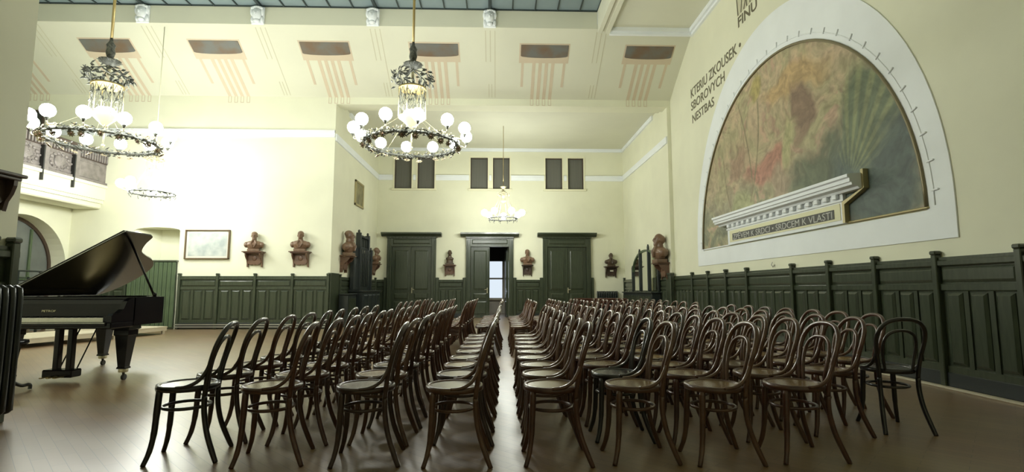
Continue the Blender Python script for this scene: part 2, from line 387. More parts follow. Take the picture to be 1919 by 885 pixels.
def text_mesh(body, size, m, width=None, extrude=0.003, align='LEFT', shear=0.0, weight=0.0):
    cu = bpy.data.curves.new('lettering', 'FONT'); cu.body = body; cu.size = size; cu.extrude = extrude; cu.align_x = align; cu.resolution_u = 3; cu.offset = weight
    o = bpy.data.objects.new('tmp_text', cu); COL.objects.link(o)
    me = eval_mesh(o, 'lettering', m)
    xs = [v.co.x for v in me.vertices]; k = 1.0
    if width: k = width / (max(xs) - min(xs))
    for v in me.vertices: x, y, z = v.co; v.co = (x * k, -z, y)
    me.update(); return me
def arc(cx, cz, rx, rz, a0, a1, n): return [(cx + rx * math.cos(a0 + (a1 - a0) * i / n), cz + rz * math.sin(a0 + (a1 - a0) * i / n)) for i in range(n + 1)]
def spline(pts, n=6):
    P = [Vector(p) for p in pts]; out = []
    for i in range(len(P) - 1):
        p0 = P[max(i - 1, 0)]; p1 = P[i]; p2 = P[i + 1]; p3 = P[min(i + 2, len(P) - 1)]
        for k in range(n):
            t = k / n
            out.append(0.5 * ((2 * p1) + (p2 - p0) * t + (2 * p0 - 5 * p1 + 4 * p2 - p3) * t * t + (3 * p1 - p0 - 3 * p2 + p3) * t ** 3))
    out.append(P[-1]); return out
ORD = ['first', 'second', 'third', 'fourth', 'fifth', 'sixth', 'seventh', 'eighth', 'ninth', 'tenth', 'eleventh', 'twelfth']

# ------------------------------------------------------------------ room dimensions
XR, XL = 4.95, -14.5          # mural wall, far left end above the balcony
XA0, XA1 = -4.56, 4.85        # alcove side walls
YF, YB = 14.3, 19.6           # far hall wall, alcove back wall
YN, XP = 4.45, -4.05          # near hall wall, corner of the near bay
YC = -1.7                     # wall behind the camera
SPR, COV, YT, BAND = 6.27, 7.63, 12.45, 8.08
XS = 2.52                     # right end of the skylight
WH = 1.42                     # wainscot height

# ================================================================== SETTING
struct('floor', MB().box(XL - 0.3, XR + 0.3, YC - 0.3, 24.5, -0.15, 0.0), 'floor', 'brown waxed parquet floor of the hall', 'floor')
struct('wall_right', MB().box(XR, XR + 0.3, YC, YF, 0, 8.4).box(XA1, XA1 + 0.4, YF, YB + 0.3, 0, 6.8), 'plaster',
       'pale cream plaster wall on the right carrying the mural', 'wall')
# far hall wall with niche
NX0, NX1, NZ1 = -9.89, -8.66, 2.66
wf = MB()
wf.box(XL, NX0, YF, YF + 0.7, 0, 6.47).box(NX1, XA0, YF, YF + 0.7, 0, 6.47)
top = arc((NX0 + NX1) / 2, NZ1 - 0.0, (NX1 - NX0) / 2, 0.09, PI, 0, 10)
wf.strip([(x, 6.47) for x, z in top], top, 'y', YF, YF + 0.7)
wf.add([(NX0 + 0.02, YF + 0.001, 0), (NX0 + 0.36, YF + 0.6, 0), (NX0 + 0.36, YF + 0.6, 2.9), (NX0 + 0.02, YF + 0.001, 2.9)], [(0, 1, 2, 3)])
wf.box(NX0 - 0.1, NX1 + 0.1, YF + 0.6, YF + 0.7, 0, 3.0)
struct('wall_far', wf, 'plaster', 'pale cream far wall of the hall with a shallow arched niche', 'wall')
struct('wall_lintel', MB().box(XA0, XA1, YF, YF + 0.4, SPR, 6.47).box(XA0, XA1, YF + 0.4, YF + 0.75, 6.36, 6.47), 'plaster',
       'cream lintel over the wide opening to the alcove', 'wall')
struct('wall_alcove_left', MB().box(XA0 - 0.4, XA0, YF + 0.7, YB + 0.3, 0, 6.8), 'plaster', 'cream left side wall of the alcove', 'wall')
# back wall with door opening (middle door) and window recesses
DOORS = [(-4.14, -2.31), (-1.18, 0.60), (1.72, 3.54)]
WINS = [(-3.95, -3.294, -3.073, -2.421), (-1.044, -0.38, -0.18, 0.46), (1.846, 2.497, 2.717, 3.323)]
WZ0, WZ1 = 4.89, 6.12
wb = MB()
ox0, ox1 = DOORS[1][0] + 0.17, DOORS[1][1] - 0.17
wb.box(XA0 - 0.4, ox0, YB, YB + 0.3, 0, 2.8).box(ox1, XA1 + 0.4, YB, YB + 0.3, 0, 2.8).box(XA0 - 0.4, XA1 + 0.4, YB, YB + 0.3, 2.8, WZ0)
wb.box(XA0 - 0.4, XA1 + 0.4, YB, YB + 0.3, WZ1, 6.8)
edges = [XA0 - 0.4] + [e for wn in WINS for e in wn] + [XA1 + 0.4]
for i in range(0, len(edges), 2): wb.box(edges[i], edges[i + 1], YB, YB + 0.3, WZ0, WZ1)
struct('wall_back', wb, 'plaster', 'cream back wall of the alcove behind three green doors', 'wall')
struct('ceiling', MB().box(XA0 - 0.4, XA1 + 0.4, YF + 0.7, YB + 0.3, 6.47, 6.6), 'plaster_ceiling', 'flat cream ceiling of the alcove', 'ceiling')
# sloping cove, band, flat end piece, near cove
cv = MB()
cv.add([(XL, YF, 6.47), (XR, YF, 6.47), (XR, YT, COV), (XL, YT, COV), (XL, YF + .1, 6.6), (XR, YF + .1, 6.6), (XR, YT + .1, COV + .15), (XL, YT + .1, COV + .15)],
       [(0, 1, 2, 3), (4, 5, 6, 7), (0, 1, 5, 4), (3, 2, 6, 7), (0, 3, 7, 4), (1, 2, 6, 5)])
tag(cv.build('ceiling', 'plaster_ceiling'), 'sloping cream cove under the skylight with painted pictures', 'ceiling', kind='structure')
yn2 = YN + (YF - YT)
cv = MB()
cv.add([(XL, YN, 6.47), (XR, YN, 6.47), (XR, yn2, COV), (XL, yn2, COV), (XL, YN - .1, 6.6), (XR, YN - .1, 6.6), (XR, yn2 - .1, COV + .15), (XL, yn2 - .1, COV + .15)],
       [(0, 1, 2, 3), (4, 5, 6, 7), (0, 1, 5, 4), (3, 2, 6, 7), (0, 3, 7, 4), (1, 2, 6, 5)])
cv.box(XL, XS, yn2 - 0.1, yn2, COV, BAND + .1)
tag(cv.build('ceiling', 'plaster_ceiling'), 'sloping cream cove on the near side above the camera', 'ceiling', kind='structure')
tag(MB().box(XS + 0.02, XR + 0.3, yn2 - 0.1, YT + 0.1, COV, COV + 0.15).build('ceiling', 'plaster_ceiling'), 'flat cream ceiling field beside the mural wall', 'ceiling', kind='structure')
struct('trim_1', MB().box(XL, XS, YT, YT + 0.12, COV, BAND + 0.1), 'plaster_ceiling', 'cream upright band below the edge of the skylight', 'trim')
struct('trim_2', MB().box(XS, XS + 0.10, yn2, YT - 0.02, 7.50, BAND + .2).box(XS + 0.10, XS + 0.20, yn2, YT - 0.02, 7.56, 7.75).box(XS + 0.20, XS + 0.30, yn2, YT - 0.02, 7.50, 7.75),
       'plaster_ceiling', 'cream grooved ceiling beam at the end of the skylight', 'trim')
tr = MB().box(XS + 0.3, XR, YT - 0.12, YT, COV - 0.10, COV).box(XR - 0.12, XR, yn2, YT - 0.12, COV - 0.10, COV)
tr.box(XS + 0.3, XR, YT - 0.06, YT + 0.02, COV - 0.16, COV - 0.10).box(XR - 0.06, XR, yn2, YT - 0.06, COV - 0.16, COV - 0.10)
struct('trim_3', tr, 'white', 'white cornice around the flat ceiling beside the mural wall', 'trim')
# near bay and near wall, behind-camera wall
struct('wall_near', MB().box(XL, XP - 0.4, YN - 0.4, YN, 0, 6.47).box(XP - 0.4, XR + 0.3, YN - 0.4, YN, SPR, 6.6), 'plaster', 'cream near wall of the hall beside the camera bay', 'wall')
struct('wall_bay', MB().box(XP - 0.4, XP, YC, YN, 0, SPR), 'plaster', 'grey-cream pier at the left edge of the picture', 'wall')
struct('wall_rear', MB().box(XP - 0.4, XR + 0.3, YC - 0.3, YC, 0, 6.6), 'plaster', 'cream wall behind the camera', 'wall')
tag(MB().box(XP - 0.4, XR + 0.3, YC, YN - 0.4, 6.3, 6.5).build('ceiling', 'plaster_ceiling'), 'flat ceiling of the bay around the camera', 'ceiling', kind='structure')
struct('wall_left', MB().box(XL - 0.3, XL, YN - 0.4, YF + 0.7, 0, 8.4), 'plaster', 'cream end wall of the hall behind the balcony', 'wall')
# wall with the arch under the balcony  (x = -11.6)
AX, AY, AR, AZ = -11.6, 12.95, 1.30, 1.60
aw = MB()
aw.box(AX - 0.5, AX, AY + AR, YF, 0, 3.25).box(AX - 0.5, AX, YN, AY - AR, 0, 3.25)
pa = arc(AY, AZ, AR, AR, PI, 0, 24)
aw.strip([(y, 3.25) for y, z in pa], pa, 'x', AX - 0.5, AX)
struct('wall_stage', aw, 'plaster', 'cream wall under the balcony with a deep round arch', 'wall')

# ---- skylight
sky = thing('window_1', 'blue-grey glazed skylight in dark bars across the ceiling', 'skylight', (0, 0, BAND), kind='structure')
XB0 = -0.209; pw = (-0.209 + 8.768) / 3 / 5 * 1.0
bars = []
x = XB0
while x > XL: x -= pw
k0 = x + pw
xs = [XL]
while k0 < XS: xs.append(k0); k0 += pw
xs.append(XS)
rows = [yn2, 8.35, 10.4, YT]
pane_cache = {}
for r in range(3):
    for i in range(len(xs) - 1):
        a, b = xs[i] + 0.012, xs[i + 1] - 0.012
        if b - a < 0.05: continue
        key = (round(b - a, 3), r)
        if key not in pane_cache: pane_cache[key] = MB().box(-(b - a) / 2, (b - a) / 2, rows[r] + 0.015, rows[r + 1] - 0.015, 0.03, 0.045).mesh('pane', 'skyglass')
        o = link('pane', pane_cache[key], sky); o.location = ((a + b) / 2, 0, 0)
for i, xx in enumerate(xs):
    thick = abs(((xx - XB0) / (pw * 5)) - round((xx - XB0) / (pw * 5))) < 0.02
    wv = 0.035 if thick else 0.014
    MB().box(xx - wv, xx + wv, yn2, YT, -0.03 if thick else 0.0, 0.03).build('glazing_bar', 'skybar', sky)
for yy in rows: MB().box(XL, XS, yy - 0.03, yy + 0.0, 0.0, 0.028).build('cross_bar', 'skybar', sky)

# ---- white wall cornices
t4 = MB()
def rail_y(mb, x0, x1, y, z0, z1, d): mb.box(x0, x1, y - d, y, z0, z1).box(x0, x1, y - d * 1.7, y, z0 + (z1 - z0) * 0.65, z1)
rail_y(t4, XL, XA0, YF, 5.30, 5.50, 0.035)
struct('trim_4', t4, 'white', 'white moulding across the upper far wall', 'trim')
t5 = MB()
ws = [XA0] + [e for wn in WINS for e in (wn[0] - 0.055, wn[1] + 0.055, wn[2] - 0.055, wn[3] + 0.055)] + [XA1]
for i in range(0, len(ws), 2):
    if ws[i + 1] - ws[i] > 0.03: rail_y(t5, ws[i], ws[i + 1], YB, 5.22, 5.42, 0.035)
rail_y(t5, XA0, XA1, YB, 6.36, 6.47, 0.06)
for (x0, x1) in ((XA0, XA0 + 0.04), (XA1 - 0.04, XA1)):
    t5.box(x0, x1, YF + 0.02, YB - 0.06, 5.22, 5.42)
t5.box(XA1 - 0.06, XA1, YF + 1.3, YB - 0.11, 6.34, 6.47).box(XA0, XA0 + 0.06, YF + 1.3, YB - 0.11, 6.34, 6.47)
struct('trim_5', t5, 'white', 'white mouldings round the alcove walls', 'trim')

# ---- wainscot
pm_cache = {}
def wainscot(name, label, loc, rz, length, posts, h=WH, ends=True, panels=3, gaps=()):
    """local x along the wall, wall plane y=0, room towards -y"""
    t = thing(name, label, 'wainscot', loc, rz, kind='structure')
    MB().box(0, length, -0.02, 0, 0.0, h - 0.03).build('backing', 'green', t)
    MB().box(0, length, -0.05, -0.02, 0.02, 0.17, 0.006).build('skirting', 'skirt', t)
    MB().box(0, length, -0.06, -0.02, h - 0.10, h - 0.03, 0.012).box(0, length, -0.045, 0, h - 0.03, h).build('cap_rail', 'green', t)
    MB().box(0, length, -0.045, -0.02, h - 0.37, h - 0.29, 0.010).build('middle_rail', 'green', t)
    MB().box(0, length, -0.035, -0.02, 0.17, 0.24).build('bottom_rail', 'green', t)
    xs = list(posts)
    for p in xs:
        pw_ = 0.07
        if 'post' not in pm_cache:
            pm_cache['post'] = MB().box(-pw_ / 2, pw_ / 2, -0.075, 0, 0.0, h + 0.03, 0.008).box(-pw_ / 2 - 0.008, pw_ / 2 + 0.008, -0.085, 0, h + 0.03, h + 0.075, 0.012).mesh('post', 'green')
        o = link('post', pm_cache['post'], t); o.location = (p, 0, 0)
    e = sorted(set([0.0] + xs + [length]))
    for a, b in zip(e[:-1], e[1:]):
        if b - a < 0.25: continue
        x0, x1 = a + 0.05, b - 0.05
        n = 5 if b - a > 1.3 else (3 if b - a > 0.7 else (2 if b - a > 0.45 else 1))
        ku = ('u', round(x1 - x0, 3))
        if ku not in pm_cache: pm_cache[ku] = MB().panel(-(x1 - x0) / 2, (x1 - x0) / 2, h - 0.275, h - 0.115, -0.02, -0.042, 0.028).mesh('upper_panel', 'green')
        o = link('upper_panel', pm_cache[ku], t); o.location = ((x0 + x1) / 2, 0, 0)
        cw = (x1 - x0) / n
        for i in range(n):
            kl = ('l', round(cw, 3))
            if kl not in pm_cache: pm_cache[kl] = MB().panel(-cw / 2 + 0.045, cw / 2 - 0.045, 0.26, h - 0.39, -0.02, -0.048, 0.030).mesh('lower_panel', 'green')
            o = link('lower_panel', pm_cache[kl], t); o.location = (x0 + cw * (i + 0.5), 0, 0)
            if i: 
                ks = 'stile'
                if ks not in pm_cache: pm_cache[ks] = MB().box(-0.028, 0.028, -0.034, -0.02, 0.24, h - 0.37).mesh('stile', 'green')
                o = link('stile', pm_cache[ks], t); o.location = (x0 + cw * i, 0, 0)
    return t
wainscot('trim_6', 'dark green panelled wainscot along the mural wall', (XR, YF, 0), -PI / 2, YF - YC,
         [YF - y for y in (12.95, 11.98, 11.02, 10.08, 8.50, 7.55, 6.60, 5.66, 4.72, 3.78, 2.84, 1.90, 0.96, 0.02, -0.92)])
MB_post = MB().box(-0.17, 0.17, -0.12, 0, 0, 1.50, 0.012).box(-0.19, 0.19, -0.14, 0, 1.46, 1.52, 0.012)
struct('trim_7', MB_post, 'green', 'thick dark green corner post where the alcove begins', 'post').matrix_world = Matrix.Translation((XA1 + 0.05, YF + 0.10, 0)) @ Matrix.Rotation(-PI / 2, 4, 'Z')
wainscot('trim_8', 'green panelled wainscot under the pictures and busts of the far wall', (-8.62, YF, 0), 0, 8.62 - 4.56,
         [0.05, 1.06, 2.06, 3.06, 4.02])
wainscot('trim_9', 'green wainscot in the corner left of the plank panel', (AX, YF, 0), 0, AX * -1 - 9.95, [0.05, 1.6])
wainscot('trim_10', 'dark green wainscot between left alcove wall and mirror cabinet', (XA0, YF + 0.7, 0), PI / 2, YB - YF - 0.7, [0.05, 1.2, 3.4, 4.4])
struct('trim_12', MB().box(XA0 - 0.05, XA0 + 0.03, YF - 0.02, YF + 0.7, 0, WH + 0.04).box(XA0 - 0.06, XA0 + 0.04, YF - 0.03, YF + 0.7, WH + 0.04, WH + 0.09), 'green', 'green corner post of the wainscot at the alcove edge', 'post')
for i, (a, b, lb) in enumerate(((XA0, DOORS[0][0] - 0.02, 'short green wainscot left of the leftmost door'),
                            (DOORS[0][1] + 0.02, DOORS[1][0] - 0.02, 'green wainscot between the leftmost and the open door'),
                            (DOORS[1][1] + 0.02, DOORS[2][0] - 0.02, 'green wainscot between the open and the rightmost door'))):
    wainscot('trim_%d' % (13 + i), lb, (a, YB, 0), 0, b - a, [0.06, b - a - 0.06] if b - a > 0.6 else [])
wainscot('trim_11', 'dark green wainscot on the pier beside the radiator', (XP, YC, 0), PI / 2, YN - YC, [0.9, 1.9, 2.9, 3.9, 4.9, 5.9, YN - YC - 0.06])
wainscot('trim_16', 'green wainscot of the alcove wall above the right radiator cover', (XA1, YB, 0), -PI / 2, YB - YF - 0.3, [0.05, 1.3, 4.2])
# low wall ledge / floor batten along mural wall
struct('baseboard_right', MB().box(XR - 0.13, XR - 0.052, YC, YF - 0.2, 0.0, 0.022, 0.006), 'platform', 'pale wooden batten on the floor along the mural wall', 'baseboard')
struct('baseboard_far', MB().box(-8.6, XA0, YF - 0.115, YF - 0.088, 0.05, 0.08).box(-8.6, XA0, YF - 0.115, YF - 0.088, 0.11, 0.14), 'metal_grey', 'twin grey pipes along the foot of the far wall', 'pipes')

# plank panel in front of the niche
pl = thing('trim_17', 'tall olive green plank panel closing the niche', 'panel', ((NX0 + NX1) / 2 - 0.02, YF - 0.05, 0), kind='structure')
npk = 11; W = NX1 - NX0 + 0.04; cw = W / npk
pk = MB().box(-cw / 2 + 0.006, cw / 2 - 0.006, -0.045, 0.0, 0.05, 1.80, 0.012).mesh('plank', 'green_plank')
for i in range(npk):
    o = link('plank', pk, pl); o.location = (-W / 2 + cw * (i + 0.5), 0, 0)
MB().box(-W / 2, W / 2, 0.0, 0.03, 0, 1.80).build('backing', 'green', pl)
MB().box(-W / 2 - 0.02, W / 2 + 0.02, -0.06, 0.04, 1.80, 1.845, 0.008).build('top_rail', 'green', pl)

# ---- doors
def door(idx, x0, x1, label, open_right=False):
    t = thing('door_%d' % idx, label, 'door', ((x0 + x1) / 2, YB, 0), 0, kind='structure')
    hw = (x1 - x0) / 2; fw = 0.17
    for s in (-1, 1):
        a, b = (s * hw, s * (hw - fw))
        c = MB().box(min(a, b), max(a, b), -0.12, 0.0, 0, 2.98, 0.01)
        c.box(min(s * (hw - 0.03), s * (hw - 0.07)), max(s * (hw - 0.03), s * (hw - 0.07)), -0.145, -0.12, 0.2, 2.9, 0.008)
        c.build('casing', 'green', t)
        pn = MB().box(s * (hw + 0.05) - 0.05, s * (hw + 0.05) + 0.05, -0.1, 0, 0, 1.50, 0.01); pn.build('plinth_post', 'green', t)
    hd = MB().box(-hw + fw, hw - fw, -0.10, 0.0, 2.66, 2.98)
    hd.panel(-hw + fw + 0.05, hw - fw - 0.05, 2.76, 2.94, -0.10, -0.13, 0.03).box(-hw + fw, hw - fw, -0.13, -0.1, 2.66, 2.70)
    hd.build('header', 'green', t)
    cn = MB().box(-hw - 0.02, hw + 0.02, -0.16, 0, 2.98, 3.04, 0.01)
    prof = [(0, 3.04), (-0.18, 3.04), (-0.20, 3.07), (-0.26, 3.12), (-0.30, 3.13), (-0.30, 3.185), (0, 3.185)]
    cn.prism(prof, 'x', -hw - 0.21, hw + 0.21)
    cn.build('cornice', 'green', t)
    nd = 13
    for i in range(nd):
        xx = -hw + 0.1 + (2 * hw - 0.2) * i / (nd - 1)
        MB().box(xx - 0.035, xx + 0.035, -0.185, -0.15, 2.985, 3.03).build('dentil', 'green', t)
    iw = hw - fw
    def leaf(xa, xb, par, y=0.0):
        l = MB().box(xa, xb, y - 0.05, y, 0.01, 2.66, 0.006).build('leaf', 'green', par)
        for (z0, z1) in ((0.12, 0.62), (0.70, 0.92), (1.05, 2.52)):
            MB().panel(xa + 0.11, xb - 0.11, z0, z1, y - 0.05, y - 0.075, 0.04).build('door_panel', 'green', l)
            e = MB()
            for (p, q, r, s2) in ((xa + 0.085, xb - 0.085, z0 - 0.025, z0), (xa + 0.085, xb - 0.085, z1, z1 + 0.025), (xa + 0.085, xa + 0.11, z0, z1), (xb - 0.11, xb - 0.085, z0, z1)):
                e.box(p, q, y - 0.068, y - 0.05, r, s2)
            e.build('moulding', 'green', l)
        return l
    la = leaf(-iw + 0.005, -0.003, t)
    if not open_right:
        lb_ = leaf(0.003, iw - 0.005, t)
        MB().box(-0.03, 0.03, -0.075, -0.05, 0.1, 2.6, 0.01).build('astragal', 'green', t)
        MB().box(0.02, 0.045, -0.10, -0.05, 0.92, 1.12).tube([(0.03, -0.09, 1.05), (0.03, -0.13, 1.05), (0.13, -0.13, 1.05)], 0.011).build('handle', 'brass_pale', lb_)
    else:
        l2 = leaf(-0.72, 0.0, t); l2.location = (iw - 0.005, 0.28, 0); l2.rotation_euler = (0, 0, -math.radians(84))
        MB().box(0.0 - 0.06, -0.03, -0.075, -0.05, 0.1, 2.6, 0.01).build('astragal', 'green', t)
        MB().box(-0.10, -0.075, -0.08, -0.05, 0.92, 1.12).tube([(-0.09, -0.07, 1.05), (-0.09, -0.13, 1.05), (-0.19, -0.13, 1.05)], 0.011).build('handle', 'brass_pale', la)
    return t
door(1, *DOORS[0], 'closed dark green double door left of the open door')
door(2, *DOORS[1], 'dark green double door with one leaf standing open', True)
door(3, *DOORS[2], 'closed dark green double door right of the open door')
# passage and window beyond the open door
cor = MB()
CX0, CX1, CY = -1.9, 1.9, 23.2
cor.box(CX0 - 0.2, CX0, YB + 0.3, CY, 0, 3.1).box(CX1, CX1 + 0.2, YB + 0.3, CY, 0, 3.1)
WX0, WX1, WX2, WX3 = -0.42, 0.27, 0.42, 1.1
WB, WT = 0.62, 2.42
cor.box(CX0, WX0, CY, CY + 0.2, 0, 3.1).box(WX3, CX1, CY, CY + 0.2, 0, 3.1).box(WX0, WX3, CY, CY + 0.2, 0, WB).box(WX1, WX2, CY, CY + 0.2, WB, WT).box(WX0, WX3, CY, CY + 0.2, WT, 3.1)
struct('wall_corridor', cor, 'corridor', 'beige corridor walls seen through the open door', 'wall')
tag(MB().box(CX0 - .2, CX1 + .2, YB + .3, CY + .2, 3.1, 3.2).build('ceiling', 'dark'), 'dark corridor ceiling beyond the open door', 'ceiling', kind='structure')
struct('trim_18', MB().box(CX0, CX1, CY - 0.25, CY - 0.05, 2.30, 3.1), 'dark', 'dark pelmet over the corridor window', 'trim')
for n_, (a, b) in enumerate(((WX0, WX1), (WX2, WX3))):
    t = thing('window_%d' % (5 + n_), ('bright net-curtained window straight beyond the open door', 'bright window sliver at the edge of the open doorway')[n_], 'window', ((a + b) / 2, CY, 0), kind='structure')
    hw = (b - a) / 2
    f = MB().box(-hw, -hw + 0.05, -0.02, 0.08, WB, WT).box(hw - 0.05, hw, -0.02, 0.08, WB, WT).box(-hw, hw, -0.02, 0.08, WB, WB + 0.06).box(-hw, hw, -0.02, 0.08, WT - 0.06, WT).box(-hw, hw, -0.02, 0.08, 1.50, 1.57)
    f.build('window_frame', 'corridor', t)
    MB().box(-hw + 0.05, hw - 0.05, 0.04, 0.05, WB + 0.06, 1.50).build('pane', 'daylight', t)
    MB().box(-hw + 0.05, hw - 0.05, 0.04, 0.05, 1.57, WT - 0.06).build('pane', 'daylight', t)
    MB().box(-hw - 0.05, hw + 0.05, -0.12, 0.0, WB - 0.05, WB, 0.01).build('window_sill', 'platform', t)

# ---- high windows
wl = ('pair of grey blinded windows high above the leftmost door', 'pair of grey blinded windows high above the open door', 'pair of grey blinded windows high above the rightmost door')
for n_, wn in enumerate(WINS):
    t = thing('window_%d' % (2 + n_), wl[n_], 'window', ((wn[0] + wn[3]) / 2, YB, 0), kind='structure'); c = (wn[0] + wn[3]) / 2
    for (a, b) in ((wn[0] - c, wn[1] - c), (wn[2] - c, wn[3] - c)):
        MB().box(a + 0.03, b - 0.03, 0.10, 0.12, WZ0 + 0.03, WZ1 - 0.03).build('blind', 'blind', t)
        f = MB().box(a, a + 0.035, 0.06, 0.14, WZ0, WZ1).box(b - 0.035, b, 0.06, 0.14, WZ0, WZ1).box(a, b, 0.06, 0.14, WZ0, WZ0 + 0.035).box(a, b, 0.06, 0.14, WZ1 - 0.035, WZ1)
        f.build('window_frame', 'bracket_dark', t)
    MB().box(wn[0] - c - 0.09, wn[3] - c + 0.09, -0.07, 0.0, WZ0 - 0.07, WZ0, 0.01).build('window_sill', 'cream_trim', t)
    s = MB()
    for (a, b) in ((wn[0] - c, wn[1] - c), (wn[2] - c, wn[3] - c)):
        s.box(a - 0.05, a, -0.02, 0, WZ0, WZ1 + 0.05).box(b, b + 0.05, -0.02, 0, WZ0, WZ1 + 0.05).box(a, b, -0.02, 0, WZ1, WZ1 + 0.05)
    s.build('surround', 'cream_trim', t)

# ---- balcony
bl = thing('trim_19', 'carved grey-brown wooden balcony over the stage wall', 'balcony', (-10.8, YF, 0), PI / 2, kind='structure')
# local x runs along the world +Y (0 at far wall, negative towards the camera), room side is -y
L0 = -(YF - YN) + 0.05
MB().box(L0, 0, -0.06, 3.65, 3.47, 3.86).box(L0, 0, -0.12, 0.0, 3.80, 3.88, 0.01).box(L0, 0, -0.02, 3.6, 3.38, 3.47).build('slab', 'plaster', bl)
MB().box(L0, 0, 0.02, 0.75, 3.24, 3.40, 0.03).build('soffit_cove', 'plaster', bl)
MB().box(L0, 0, -0.12, 0.06, 4.70, 4.78, 0.015).build('top_rail', 'balc_dark', bl)
MB().box(L0, 0, -0.05, 0.04, 4.46, 4.70).build('frieze', 'balc_dark', bl)
MB().box(L0, 0, -0.03, 0.04, 3.88, 4.46).build('parapet', 'balc', bl)
MB().box(L0, 0, -0.09, 0.04, 3.88, 3.95, 0.01).build('bottom_rail', 'balc', bl)
sl = MB().box(-0.022, 0.022, -0.085, -0.05, 4.48, 4.69, 0.006).mesh('slat', 'balc')
xx = -0.05
while xx > -6.5:
    o = link('slat', sl, bl); o.location = (xx, 0, 0); xx -= 0.085
random.seed(3)
def carving():
    mb = MB()
    mb.sphere((0, -0.035, 4.19), (0.19, 0.035, 0.16), 14, 8)
    for i in range(14):
        a = 2 * PI * i / 14
        mb.sphere((0.27 * math.cos(a), -0.035, 4.19 + 0.20 * math.sin(a)), (0.06, 0.025, 0.045), 8, 6)
    for i in range(16):
        a = random.random() * 2 * PI; r = random.random()
        mb.sphere((0.36 * r * math.cos(a), -0.05, 4.19 + 0.2 * r * math.sin(a)), (0.04, 0.03, 0.03), 7, 5)
    return mb
cvm = carving().mesh('carved_relief', 'balc')
ppm = MB().box(-0.07, 0.07, -0.10, 0, 3.84, 4.70, 0.01).mesh('pilaster', 'balc'); 
pdm = MB().box(-0.018, 0.018, -0.13, -0.02, 3.62, 4.46, 0.004).mesh('iron_strap', 'iron')
for i, px in enumerate((-1.05, -1.95, -2.85, -3.75, -4.65, -5.55)):
    o = link('pilaster', ppm, bl); o.location = (px, 0, 0)
    o = link('iron_strap', pdm, bl); o.location = (px - 0.10, 0, 0)
    if i: o = link('carved_relief', cvm, bl); o.location = (px + 0.45, 0, 0)
    MB().box(px + 0.10, px + 0.80, -0.045, -0.03, 3.98, 4.02).box(px + 0.10, px + 0.80, -0.045, -0.03, 4.38, 4.42).build('panel_moulding', 'balc', bl)
# dark balcony doorway on the far wall
t = thing('door_4', 'dark doorway above the balcony at the far wall', 'door', (-12.95, YF, 3.88), kind='structure')
MB().box(-0.36, 0.36, -0.03, 0.0, 0, 2.06).build('leaf', 'darkglass', t)
MB().box(-0.42, -0.36, -0.05, 0, 0, 2.1).box(0.36, 0.40, -0.05, 0, 0, 2.1).box(-0.42, 0.40, -0.05, 0, 2.06, 2.12).build('casing', 'bracket_dark', t)

# ---- arched stage door
t = thing('window_7', 'green-framed arched glass door under the balcony', 'window', (AX - 0.42, AY, 0), PI / 2, kind='structure')
ri = AR - 0.0
pa_o = arc(0, AZ, ri, ri, PI, 0, 24); pa_i = arc(0, AZ, ri - 0.08, ri - 0.08, PI, 0, 24)
fr = MB().strip(pa_o, pa_i, 'y', -0.04, 0.05).box(-ri, -ri + 0.08, -0.04, 0.05, 0, AZ).box(ri - 0.08, ri, -0.04, 0.05, 0, AZ)
fr.build('window_frame', 'bracket_dark', t)
for a, b in ((-ri + 0.08, -0.02), (0.02, ri - 0.08)):
    pts = [(x, z) for x, z in pa_i if a <= x <= b]
    poly = [(a, 0)] + [(a, AZ)] * (a < -1) + pts + [(b, AZ)] * (b > 1) + [(b, 0)]
    MB().prism(poly, 'y', 0.0, 0.02).build('pane', 'archglass', t)
MB().box(-0.05, 0.05, -0.05, 0.05, 0, AZ + ri - 0.08).box(0.62, 0.68, -0.04, 0.03, 0, AZ + 1.0).box(-0.68, -0.62, -0.04, 0.03, 0, AZ + 1.0).box(-ri + .08, ri - .08, -0.04, 0.03, 1.30, 1.38).build('mullion', 'green_plank', t)
# railing in front
t = thing('railing', 'dark iron railing in front of the arched glass door', 'railing', (-11.25, 0, 0))
MB().box(-0.02, 0.02, 10.6, 14.15, 1.48, 1.52, 0.006).build('top_bar', 'black_iron', t)
MB().box(-0.012, 0.012, 10.6, 14.15, 1.32, 1.345).build('middle_bar', 'black_iron', t)
for yy in (10.7, 11.3, 11.9, 12.5, 13.1, 13.7, 14.1):
    MB().box(-0.02, 0.02, yy - 0.02, yy + 0.02, 0, 1.48).build('post', 'black_iron', t)

# ================================================================== MURAL
YMC, RM, ZM = 8.98, 3.237, 2.015
mu = thing('mural', 'large half-round garden painting in muted pinks and greens on the right wall', 'painting', (XR, YMC, ZM), -PI / 2)
# local x = -(worldY-YMC), room towards -y, z up from the springing
n = 48
outer = [(-3.60, -0.045)] + arc(0, 0, 3.60, 4.03, PI, 0, n) + [(3.60, -0.045)]
inner = [(-RM, -0.045)] + arc(0, 0, RM, RM, PI, 0, n) + [(RM, -0.045)]
MB().strip(outer, inner, 'y', -0.016, 0.0).box(-3.60, 3.60, -0.016, 0, -0.39, -0.045).build('white_surround', 'white', mu)
bx0, bx1 = -(10.80 - YMC), -(7.11 - YMC)         # console box in local x
MB().prism([(bx0, 0.0), (bx0, 0.43), (bx1, 0.43), (bx1, 0.0)] + list(reversed(arc(0, 0, RM, RM, PI, 0, n))), 'y', -0.010, -0.002).build('canvas', 'mural', mu)
path = [(-RM, -0.03, 0)] + [(x, -0.03, z) for x, z in arc(0, 0, RM, RM, PI, 0, n)] + [(RM, -0.03, 0)]
MB().tube([(RM * math.cos(PI - PI * i / n), -0.025, RM * math.sin(PI - PI * i / n)) for i in range(n + 1)], 0.022, 6).build('arched_frame', 'gilt_dull', mu)
